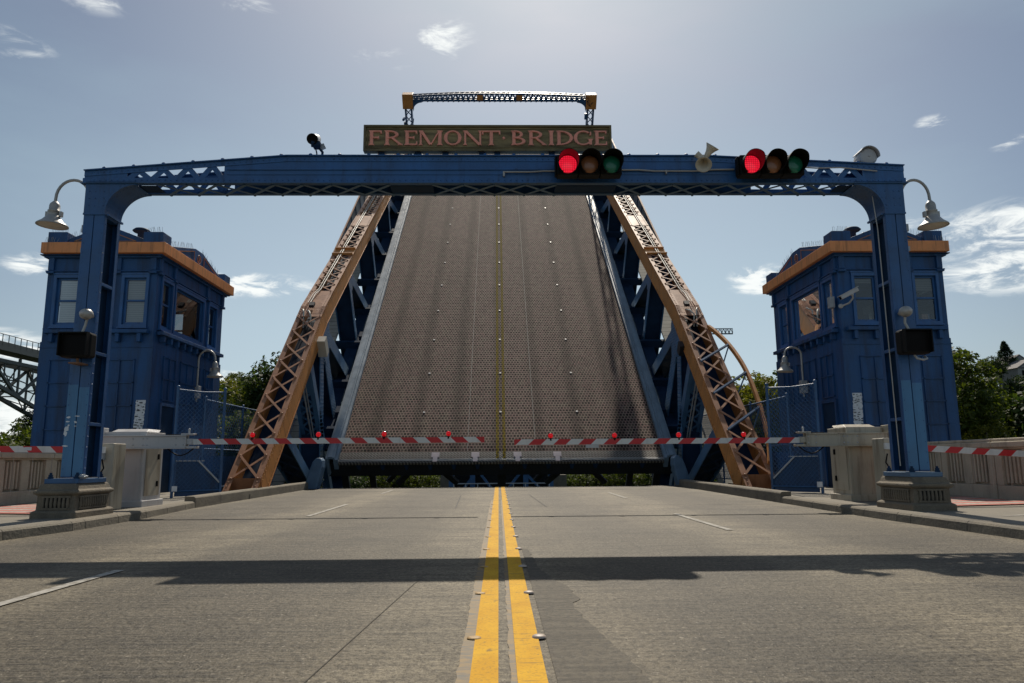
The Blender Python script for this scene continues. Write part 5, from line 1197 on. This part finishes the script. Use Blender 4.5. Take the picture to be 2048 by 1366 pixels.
    for k in range(7):
        z0 = 2.5-k*.8; uu = -2.3+(2.9/7)*k
        g.bar((xa+.12, uu, z0), (xb-.12, uu+.4, z0-.8), .07, .014, (0, 1, 0)); g.bar((xb-.12, uu, z0), (xa+.12, uu+.4, z0-.8), .07, .014, (0, 1, 0))
    lb(g, 'brace_lacing', 'blue_dk')
    g = MB(); g.tube([(xm-.05*s, 1.0, 3.1), (xm-.05*s, 1.0, -3.5)], .03, 6).tube([(xm-.14*s, 1.0, 3.1), (xm-.14*s, 1.0, -3.5)], .022, 6); lb(g, 'conduit', 'galv')
    g = MB()
    for (a, na), (b, nb) in zip(BC, BC[1:]): g.hexa([(xa, a, na-.3), (xb, a, na-.3), (xb, a, na+.3), (xa, a, na+.3)], [(xa, b, nb-.3), (xb, b, nb-.3), (xb, b, nb+.3), (xa, b, nb+.3)])
    lb(g, 'bottom_chord', 'blue_dk')
    # sidewalk outside the truss with its railing
    g = MB(); bx(g, 7.34, 8.62, -1.5, LEN, -.12, -.02); lb(g, 'sidewalk', 'planks')
    g = MB(); bx(g, 8.52, 8.60, -1.5, LEN, 1.06, 1.13); bx(g, 8.55, 8.60, -1.5, LEN, .08, .14)
    rl = lb(g, 'railing', 'orange_tan')
    g = MB(); k = -1.4
    while k < LEN: bx(g, 8.54, 8.60, k, k+.06, -.1, 1.06); k += 1.55
    lb(g, 'railing_post', 'blue_dk', rl)
    g = MB(); k = -1.3
    while k < LEN-1.5:
        bx(g, 8.565, 8.575, k+.06, k+1.5, .14, 1.06); k += 1.55
    lb(g, 'railing_panel', 'blue_grey', rl)
    g = MB(); bx(g, 6.4, 6.9, 1.2, LEN, -.55, -.45)
    for k in range(11): u = 2.0+k*3.1; bx(g, 6.15, 8.5, u, u+.14, -.5, -.13)
    lb(g, 'sidewalk_bracket', 'blue_dk')
# curved guard on the right chord
pts = [(7.26, 2.3), (7.40, 1.95), (7.60, 1.2), (7.72, .3), (7.76, -.6), (7.72, -1.7), (7.62, -2.9), (7.46, -3.9), (7.28, -4.6)]
gh = lambda u: ch(u)+.12+.16*sin(pi*max(0, min(1, (2.3-u)/6.9)))
def crv(n=28):
    out = []
    for i in range(n+1):
        f = i/n*(len(pts)-1); k = min(int(f), len(pts)-2); t = f-k
        p0, p1, p2, p3 = pts[max(k-1, 0)], pts[k], pts[k+1], pts[min(k+2, len(pts)-1)]
        out.append(tuple(.5*((2*p1[a])+(-p0[a]+p2[a])*t+(2*p0[a]-5*p1[a]+4*p2[a]-p3[a])*t*t+(-p0[a]+3*p1[a]-3*p2[a]+p3[a])*t**3) for a in (0, 1)))
    return out
g = MB(); c = crv()
for p, q in zip(c, c[1:]): g.hexa([(p[0]-.045, p[1], gh(p[1])-.11), (p[0]+.045, p[1], gh(p[1])-.11), (p[0]+.045, p[1], gh(p[1])+.03), (p[0]-.045, p[1], gh(p[1])+.03)], [(q[0]-.045, q[1], gh(q[1])-.11), (q[0]+.045, q[1], gh(q[1])-.11), (q[0]+.045, q[1], gh(q[1])+.03), (q[0]-.045, q[1], gh(q[1])+.03)])
cg = lb(g, 'curved_guard', 'orange')
for u in (1.0, -.7, -2.4):
    g = MB()
    x = max(p[0] for p in c if abs(p[1]-u) < .5)-.04
    g.bar((6.5, u-.85, ch(u)+.08), (x, u, gh(u)), .06, .06); g.bar((x, u, gh(u)), (7.35, u-.55, ch(u)-.3), .04, .04)
    lb(g, 'strut', 'blue_grey', cg)
# portal standing on the trusses near the tip
U = 32.0; PX = .07
po = MB()
pw = 6.28
g = MB()
for s in (-1, 1):
    cx = PX+s*pw
    for dx in (-.2, .2): g.box(cx+dx-.05, cx+dx+.05, U-.25, U+.25, .9, 4.35)
    for k in range(7):
        z0 = .95+k*.48
        g.bar((cx-.2, U-.26, z0), (cx+.2, U-.26, z0+.48), .06, .02, (0, 1, 0)); g.bar((cx+.2, U-.24, z0), (cx-.2, U-.24, z0+.48), .06, .02, (0, 1, 0))
    if s < 0: g.box(cx-.36, cx-.22, U-.3, U-.1, 2.7, 3.4); g.tube([(cx-.3, U-.4, 3.7), (cx-.3, U-.9, 3.72)], .09, 8); g.tube([(cx+.3, U-.4, 3.4), (cx+.36, U-.5, 3.7)], .03, 8)
    else: g.box(cx-.40, cx-.26, U-.3, U-.1, 3.6, 4.0)
pt_ = lb(g, 'tip_portal', 'blue_mid')
g = MB()
zb, ztp = 4.90, 5.12
n = 34; x0, x1 = PX-pw+.25, PX+pw-.25
for yy in (U-.25, U+.23):
    for k in range(n):
        a, b = x0+(x1-x0)*k/n, x0+(x1-x0)*(k+1)/n; cam_ = lambda x: ztp+.20*(1-abs((x-PX)/pw)**2)
        g.bar((a, yy, zb), ((a+b)/2, yy, cam_((a+b)/2)), .07, .02, (0, 1, 0)); g.bar(((a+b)/2, yy, cam_((a+b)/2)), (b, yy, zb), .07, .02, (0, 1, 0))
        g.hexa([(a, yy-.03, cam_(a)-.06), (a, yy+.05, cam_(a)-.06), (a, yy+.05, cam_(a)+.05), (a, yy-.03, cam_(a)+.05)], [(b, yy-.03, cam_(b)-.06), (b, yy+.05, cam_(b)-.06), (b, yy+.05, cam_(b)+.05), (b, yy-.03, cam_(b)+.05)])
    g.box(x0, x1, yy-.03, yy+.05, zb-.10, zb+.05)
for k in range(0, n+1): x = x0+(x1-x0)*k/n; g.bar((x, U-.2, zb-.15), (x+.18, U+.2, zb-.15), .05, .02); g.bar((x, U-.2, cam_(x)+.03), (x+.18, U+.2, cam_(x)+.03), .05, .02)
lb(g, 'portal_beam', 'blue_mid', pt_)
for s in (-1, 1):
    cx = PX+s*pw; xin = cx-s*.95
    c = arc((xin, U-.32, zb-.16-.62), .62, 0 if s > 0 else pi, pi/2, 8)
    poly = c+[(xin, U-.32, zb-.1)]+[(cx-s*.33, U-.32, zb-.1)]
    o = lb(MB().prism(poly, (0, .64, 0)), 'knee_plate', 'blue_mid', pt_)
    g = MB().box(cx-.36, cx+.36, U-.35, U+.33, 4.30, 5.28)
    o = lb(g, 'corner_plate', 'orange', pt_, bevel=.02)
    if s > 0:
        random.seed(8); g = MB()
        for k in range(9):
            a = V((cx-.25+random.uniform(0, .4), U-.362-.001*k, 4.5+random.uniform(0, .5))); g.bar(a, a+V((random.uniform(-.2, .2), 0, random.uniform(-.2, .25))), .04, .004, (0, 1, 0))
        lb(g, 'graffiti', 'ink', o)
for x in (-1.35, 1.35): lb(MB().box(PX+x-.2, PX+x+.2, U-.31, U+.3, zb+.0, ztp+.12), 'splice_plate', 'orange', pt_)
lb(MB().box(-6.4, 6.4, LEN-.3, LEN+.02, -.7, -.11), 'tip_girder', 'blue_dk')
# rounded stop blocks at the road end, fixed beside the kerbs
for s, lab in ((-1, 'rounded blue grey steel stop block at the left end of the road'), (1, 'rounded blue grey steel stop block at the right end of the road')):
    xx = -6.0 if s < 0 else 6.0
    t = thing('stop_block', lab, 'stop block', (xx, 24.6, .08), 'stop blocks at the road end')
    pr0 = [(-s*-.34, .08), (-s*.20, .08)] 
    a = [(xx+s*.36, 24.6, .05), (xx+s*.22, 24.6, .62), (xx+s*.10, 24.6, .95), (xx-s*.02, 24.6, 1.08), (xx-s*.13, 24.6, 1.09), (xx-s*.21, 24.6, 1.0), (xx-s*.22, 24.6, .78), (xx-s*.14, 24.6, .40), (xx-s*.05, 24.6, .05)]
    MB().prism(a, (0, .5, 0)).build('block', 'blue_grey', t, bevel=.03)
    MB().box(xx-.30, xx+.40, 24.55, 25.2, .045, .09).build('base', 'blue_dk', t)

# ------------------------------------------------------------------ far side of the canal
t = thing('opposite_pier', 'grey stone pier with blue steel portal across the water, seen under the leaf', 'pier', (0, 74, -8))
MB().box(-5.9, 6.9, 76, 90, -9, -.4).build('wall', 'concrete', t)
g = MB()
for x in (-4.7, -2.6, 2.7, 5.2): g.box(x-.25, x+.25, 74.5, 75, -9, .2)
g.box(-6.5, 6.8, 74.4, 75.1, -.1, .35)
g.bar((-2.3, 74.7, -.1), (-3.9, 74.7, -2.2), .25, .2, (0, 1, 0)); g.bar((-1.9, 74.7, -.1), (-.3, 74.7, -2.2), .25, .2, (0, 1, 0)); g.bar((2.2, 74.7, -.1), (.5, 74.7, -2.2), .25, .2, (0, 1, 0)); g.bar((2.6, 74.7, -.1), (4.6, 74.7, -2.2), .25, .2, (0, 1, 0))
g.box(-2.5, -1.7, 74.4, 74.9, -.15, .2); g.build('steel_frame', 'blue_mid', t)
g = MB().box(-4.4, 4.9, 75.4, 76.02, -3.5, -.2); g.build('opening', 'dark', t)  # solid dark box painted as the shaded openings of the wall
t = thing('pier_railing', 'pale pipe railing on the far pier, seen low under the leaf', 'railing', (0, 73.5, -3))
g = MB()
for z in (-1.15, -1.75, -2.2): g.tube([(-4.4, 73.6, z), (5.0, 73.6, z)], .06, 6)
g.build('rail', 'galv', t); g = MB()
for k in range(9): g.tube([(-4.4+k*1.17, 73.6, -3.2), (-4.4+k*1.17, 73.6, -1.1)], .055, 6)
g.build('post', 'galv', t)
MB().box(-6, 7, 73.2, 75.4, -3.6, -3.2).build('walkway', 'blue_dk', t)
# far approach road continues behind the pier
struct(MB().add([(-6, 76, .02), (6, 76, .02), (6, 160, .02), (-6, 160, .02)], [(0, 1, 2, 3)]), 'road', 'road')
# hill behind
g = MB(); NX, NY = 60, 22; vs = []
random.seed(1)
def hz(x, y):
    d = max(0, min(1, (y-95)/190)); d = d*d*(3-2*d)
    return -4.5+d*(25+8*math.exp(-((x-175)/90)**2)+8*math.exp(-((x+95)/60)**2)-16*max(0, min(1, (-x-95)/50))+3*sin(x*.021)+2*sin(x*.05+y*.03))
for j in range(NY):
    for i in range(NX): x, y = -420+i*840/(NX-1), 90+j*420/(NY-1); vs.append((x, y, hz(x, y)))
g.add(vs, [(j*NX+i, j*NX+i+1, (j+1)*NX+i+1, (j+1)*NX+i) for j in range(NY-1) for i in range(NX-1)], 0, True); struct(g, 'hill', 'earth')
# ------------------------------------------------------------------ trees
def crown_mesh(seed, nclump, per, lr, size, shape):
    """leaf-sized quads in clumps through an uneven crown; unit crown about 1 wide, 0..1 high, scaled by size"""
    rnd = random.Random(seed); vs = []; fs = []; lobes = []
    for k in range(7): a = rnd.uniform(0, 2*pi); lobes.append((a, rnd.uniform(-.2, .9), rnd.uniform(.62, 1.12)))
    cl = []
    for c in range(nclump):
        if shape == 'cone':
            h = rnd.random()**1.35; r = (1-h)**.9*.40*(.75+.35*rnd.random())*(1+.25*sin(h*38)); a = rnd.uniform(0, 2*pi); p = V((r*cos(a), r*sin(a), .06+.94*h-r*.18)); cr = .05+.05*(1-h)
        else:
            while True:
                d = V((rnd.gauss(0, 1), rnd.gauss(0, 1), rnd.gauss(0, .95)))
                if d.length > .1: break
            d.normalize(); k = max(l[2]*max(0, cos((math.atan2(d.y, d.x)-l[0])))*(1-abs(d.z-l[1])*.5) for l in lobes)
            r = (.30+.26*k)*(rnd.random()**.33); p = V((d.x*r, d.y*r, .52+d.z*r*.92)); cr = rnd.uniform(.06, .125)
        cl.append(p)
        for i in range(per):
            q = V((rnd.gauss(0, 1), rnd.gauss(0, 1), rnd.gauss(0, 1))).normalized()*cr*(rnd.random()**.4)
            if shape != 'cone': q.z *= .62
            c0 = p+q; nrm = (q.normalized()*.6+V((rnd.gauss(0, .5), rnd.gauss(0, .5), .7+rnd.gauss(0, .4)))).normalized(); a = nrm.cross(V((rnd.gauss(0, 1), rnd.gauss(0, 1), rnd.gauss(0, 1)))).normalized(); b = nrm.cross(a); s_ = lr*rnd.uniform(.6, 1.25)
            o = len(vs); w = .55 if shape != 'cone' else .3
            vs += [c0*1.0+a*s_, c0+b*s_*w, c0-a*s_, c0-b*s_*w]; fs.append((o, o+1, o+2, o+3))
    return [v*size for v in vs], fs, [c*size for c in cl]
KINDS = {}
def make_kind(key, name, seed, nclump, per, lr, size, shape, leaf, label):
    vs, fs, cl = crown_mesh(seed, nclump, per, lr, size, shape)
    t = thing(name, label, 'tree', (0, 0, -500)); ORG[t.name] = V((0, 0, 0))
    g = MB(); g.v = vs; g.f = fs; g.m = [0]*len(fs); g.sm = [False]*len(fs); lb(g, 'crown', leaf, t)
    g = MB(); g.tube([(0, 0, -.42*size), (0, 0, .1*size), (.02*size, .01*size, .55*size), (.01*size, 0, .85*size)], [.045*size, .034*size, .02*size, .006*size], 9)
    rnd = random.Random(seed+1)
    for p in rnd.sample(cl, min(16, len(cl))):
        b0 = V((0, 0, max(.12*size, p.z-.28*size))); m_ = (b0+p)/2+V((0, 0, -.02*size)); g.tube([b0, m_, p], [.016*size, .010*size, .004*size], 6)
    lb(g, 'trunk', 'bark', t); KINDS[key] = (t, [False])
def plant(key, loc, sc_, rz, label, group=None, name=None, sz=1.0):
    src, used = KINDS[key]
    if used[0]:
        o = src.copy(); COL.objects.link(o)
        for c in src.children: d = c.copy(); COL.objects.link(d); d.parent = o
    else: o = src; used[0] = True
    o.location = loc; o.scale = (sc_, sc_, sc_*sz); o.rotation_euler = (0, 0, rz); o['label'] = label
    if group: o['group'] = group
    return o
make_kind('near', 'broadleaf_tree', 21, 330, 46, .019, 10, 'round', 'leaf', '')
make_kind('near2', 'broadleaf_tree', 22, 300, 46, .021, 10, 'round', 'leaf_dk', '')
make_kind('bush', 'leafy_shrub', 23, 200, 46, .020, 6, 'round', 'leaf_yel', '')
make_kind('mid', 'broadleaf_tree', 24, 230, 26, .026, 10, 'round', 'leaf', '')
make_kind('mid2', 'broadleaf_tree', 25, 210, 26, .027, 10, 'round', 'leaf_yel', '')
make_kind('mid3', 'broadleaf_tree', 26, 210, 26, .027, 10, 'round', 'leaf_dk', '')
make_kind('con', 'conifer', 27, 420, 16, .034, 14, 'cone', 'needle', '')
# base of a plant() is its crown foot; z gives where the crown starts
plant('near', (17.5, 29.5, .3), .55, .3, 'tall leafy tree with reaching top twigs just right of the right tower', None)
plant('near2', (25.3, 32.0, -3.6), .82, 1.2, 'wide spreading dark tree at the right edge behind the balustrade')
plant('near', (23.2, 34.5, -1.9), .66, 2.2, 'bright topped tree in the middle of the right hand trees, below the conifers')
plant('bush', (17.8, 26.8, -.8), .52, .4, 'low yellow green shrub right behind the right balustrade beside the tower')
plant('near2', (21.5, 28.5, -2.2), .42, .9, 'dark bushy tree low over the right balustrade at the frame edge')
plant('near', (-21.6, 33, -2.8), .56, .6, 'rounded green tree at the left edge under the steel truss bridge')
plant('near2', (-18.0, 31, -2.6), .42, 2.6, 'small green tree tight against the left tower under the truss bridge')
plant('mid3', (-29.6, 100, 4.0), 1.22, 2.0, 'tallest dark tree peeping out left of the orange chord')
plant('mid', (-32.6, 100, 2.4), 1.02, .2, 'green tree between the small lamp and the orange chord')
plant('mid2', (-37.0, 104, 3.2), .98, 1.1, 'olive green tree just right of the left wall lamp')
plant('mid', (-30.5, 88, -2.0), .95, 2.1, 'low dense tree behind the left chain link fence')
plant('mid3', (-26.0, 86, -3.0), .92, .1, 'dark low tree behind the lower left orange chord')
plant('mid2', (-34.5, 90, -1.6), .9, .8, 'olive bush like tree low behind the left gate')
plant('mid2', (30.4, 84, 1.2), 1.0, .5, 'bright yellow green tree between the curved guard and the right tower')
plant('mid2', (28.6, 92, .2), 1.05, 2.5, 'yellow green tree right behind the curved orange guard')
plant('mid', (34.5, 90, 2.4), .98, 1.5, 'green tree touching the right tower wall above the gate')
plant('mid3', (26.0, 79, -4.0), .85, 1.0, 'dark tree low behind the right chain link fence')
plant('mid', (30.5, 80, -3.4), .85, 2.9, 'low green tree behind the right gate')
plant('mid', (-13.2, 92, -4.5), .55, .3, 'lighter green shrub showing through the left gap under the leaf'); plant('mid', (-9.5, 93, -5), .5, 1.3, 'darker shrub beside the lighter one in the left gap under the leaf')
plant('mid', (11.0, 93, -4.8), .5, 2.3, 'lighter green shrub showing through the right gap under the leaf'); plant('mid', (14.2, 92, -4.6), .55, .9, 'dark shrub at the outer side of the right gap under the leaf')
random.seed(44)
for i, (x, y) in enumerate(((-17.5, 90), (-15.5, 97), (-11.5, 96), (-8.5, 98), (-20.5, 95), (-24, 92), (9.0, 97), (12.8, 98), (16.8, 92), (18.5, 97), (21, 92), (24.5, 96), (-28, 97), (28, 99), (-6.5, 105), (6.8, 105))):
    plant(('mid3', 'mid3', 'mid')[i % 3], (x, y, -5.2), random.uniform(.5, .68), i*1.3, 'bank shrub in the green strip seen low under the leaf', 'shrubs on the far bank')
plant('con', (156, 222, 25.5), .78, .2, 'broad dark conifer standing alone on the hill above the houses', 'conifers on the right hill'); plant('con', (163, 220, 23.5), .80, 1.2, 'dark conifer cut by the right edge of the frame', 'conifers on the right hill')
plant('con', (68, 190, 14.5), .55, 2.2, 'tiny conifer on the skyline right of the curved guard', 'skyline conifers'); plant('con', (88, 205, 17), .5, .7, 'tiny conifer on the skyline above the yellow green trees', 'skyline conifers')
plant('mid3', (146, 214, 23), .8, .6, 'hazy round tree left of the conifer on the right hill')
random.seed(33); row = 0
for i in range(80):
    side = -1 if i % 2 else 1
    x = random.uniform(48, 190) if side > 0 else random.uniform(-105, -38); y = random.uniform(125, 260)
    z = hz(x, y); k = random.choice(('mid', 'mid2', 'mid3', 'mid3'))
    if side > 0 and 135 < x < 170: z -= 3
    plant(k, (x, y, z+.5), random.uniform(.6, 1.0), random.uniform(0, 6), 'tree of the wooded hillside right of the bridge' if side > 0 else 'tree of the wooded hillside left of the bridge', 'hillside trees on the right' if side > 0 else 'hillside trees on the left')
# ------------------------------------------------------------------ houses on the hill
for (x, y, z, w, lab) in ((156, 212, 24.6, 7.5, 'grey gabled house below the lone conifer on the hill'), (164.5, 228, 28.2, 6.5, 'pale house with grey roof near the hilltop beside the conifer')):
    t = thing('hill_house', lab, 'house', (x, y, z), 'houses on the right hill')
    MB().box(x-w/2, x+w/2, y, y+8, z-3, z+2.6).build('wall', 'housewall', t)
    g = MB(); g.prism([(x-w/2-.5, y-.4, z+2.5), (x+w/2+.5, y-.4, z+2.5), (x, y-.4, z+5.2)], (0, 8.8, 0)); rf = g.build('roof', 'roof', t)
    MB().prism([(x-w/2+.9, y-.43, z+2.75), (x+w/2-.9, y-.43, z+2.75), (x, y-.43, z+4.6)], (0, .02, 0)).build('gable', 'housewall', rf)
    for dx in (-.28, .0, .28): f = MB().box(x+dx*w-.45, x+dx*w+.45, y-.06, y-.01, z+.3, z+1.8).build('window', 'glass_dark', t)
# ------------------------------------------------------------------ high steel truss bridge far left
t = thing('high_truss_bridge', 'tall grey steel arch truss bridge with railing far off at the left edge', 'bridge', (-104, 180, -5))
ya, yb = 118, 300
dz = lambda y: 24.5-(y-148)*.006
g = MB()
g.hexa([(-103, ya, dz(ya)-.8), (-98.5, ya, dz(ya)-.8), (-98.5, ya, dz(ya)), (-103, ya, dz(ya))], [(-103, yb, dz(yb)-.8), (-98.5, yb, dz(yb)-.8), (-98.5, yb, dz(yb)), (-103, yb, dz(yb))])
g.build('deck', 'bridgesteel', t)
g = MB(); y = ya
while y < yb: g.box(-98.62, -98.5, y, y+.12, dz(y), dz(y)+2.4); y += 1.9
g.hexa([(-98.6, ya, dz(ya)+2.3), (-98.5, ya, dz(ya)+2.3), (-98.5, ya, dz(ya)+2.42), (-98.6, ya, dz(ya)+2.42)], [(-98.6, yb, dz(yb)+2.3), (-98.5, yb, dz(yb)+2.3), (-98.5, yb, dz(yb)+2.42), (-98.6, yb, dz(yb)+2.42)])
g.hexa([(-98.6, ya, dz(ya)), (-98.5, ya, dz(ya)), (-98.5, ya, dz(ya)+.9), (-98.6, ya, dz(ya)+.9)], [(-98.6, yb, dz(yb)), (-98.5, yb, dz(yb)), (-98.5, yb, dz(yb)+.9), (-98.6, yb, dz(yb)+.9)])
g.build('railing', 'bridgesteel', t)
tp = lambda y: dz(y)-2.6
lo = lambda y: 17.0-.28*(y-148) if y < 185 else max(-6, 6.6-.4*(y-185))
for X in (-100, -104):
    g = MB(); nodes = [ya+k*9.2 for k in range(12)]
    for a, b in zip(nodes, nodes[1:]):
        g.bar((X, a, tp(a)), (X, b, tp(b)), .75, .6, (1, 0, 0)); g.bar((X, a, lo(a)), (X, b, lo(b)), .75, .6, (1, 0, 0))
        k = nodes.index(a)
        if k % 2: g.bar((X, a, tp(a)), (X, b, lo(b)), .5, .5, (1, 0, 0))
        else: g.bar((X, a, lo(a)), (X, b, tp(b)), .5, .5, (1, 0, 0))
        m_ = (a+b)/2; g.bar((X, a, tp(a)), (X, a, lo(a)), .35, .35, (1, 0, 0)); g.bar((X, m_, tp(m_)), (X, m_, (tp(m_)+lo(m_))/2), .22, .22, (1, 0, 0))
        g.bar((X, a, (tp(a)+lo(a))/2), (X, b, (tp(b)+lo(b))/2), .2, .2, (1, 0, 0))
    g.build('truss', 'bridgesteel', t)
g = MB()
for a in nodes:
    for z in (tp(a), lo(a), (tp(a)+lo(a))/2): g.bar((-100, a, z), (-104, a, z), .25, .25)
    g.bar((-100, a, tp(a)), (-104, a, lo(a)), .18, .18); g.bar((-104, a, tp(a)), (-100, a, lo(a)), .18, .18)
    g.bar((-100, a, lo(a)), (-104, a+9.2, lo(a+9.2)), .18, .18); g.bar((-104, a, lo(a)), (-100, a+9.2, lo(a+9.2)), .18, .18)
    g.bar((-100, a, tp(a)), (-100, a, dz(a)-1.5), .45, .45, (1, 0, 0)); g.bar((-104, a, tp(a)), (-104, a, dz(a)-1.5), .45, .45, (1, 0, 0))
g.build('cross_bracing', 'bridgesteel', t)
g = MB()
for X in (-100, -104): g.box(X-2, X+2, 214, 219, -6, lo(214)+1)
g.build('pier', 'concrete', t)
# ------------------------------------------------------------------ tower crane beyond
cxx, cyy, cz = 69.5, 250, 44.3
t = thing('tower_crane', 'thin tower crane jib far off showing right of the orange chord', 'crane', (cxx, cyy, 0))
g = MB()
for k in range(30):
    z0 = -4+k*1.7
    for dx in (-.8, .8): g.bar((cxx+dx, cyy, z0), (cxx+dx, cyy, z0+1.7), .22, .22)
    g.bar((cxx-.8, cyy, z0), (cxx+.8, cyy, z0+1.7), .12, .12); g.bar((cxx+.8, cyy, z0), (cxx-.8, cyy, z0+1.7), .12, .12)
g.build('mast', 'crane', t); g = MB()
xj = cxx-6; n = 14; st = (81.2-xj)/n
for k in range(n):
    a, b = xj+k*st, xj+(k+1)*st
    for z in (cz, cz+1.7): g.bar((a, cyy, z), (b, cyy, z), .26, .26)
    g.bar((a, cyy, cz), ((a+b)/2, cyy, cz+1.7), .2, .2); g.bar(((a+b)/2, cyy, cz+1.7), (b, cyy, cz), .2, .2); g.bar((b, cyy, cz), (b, cyy, cz+1.7), .16, .16)
g.box(xj, 81.2, cyy-.05, cyy+.05, cz-.32, cz-.1)
g.build('jib', 'crane', t)
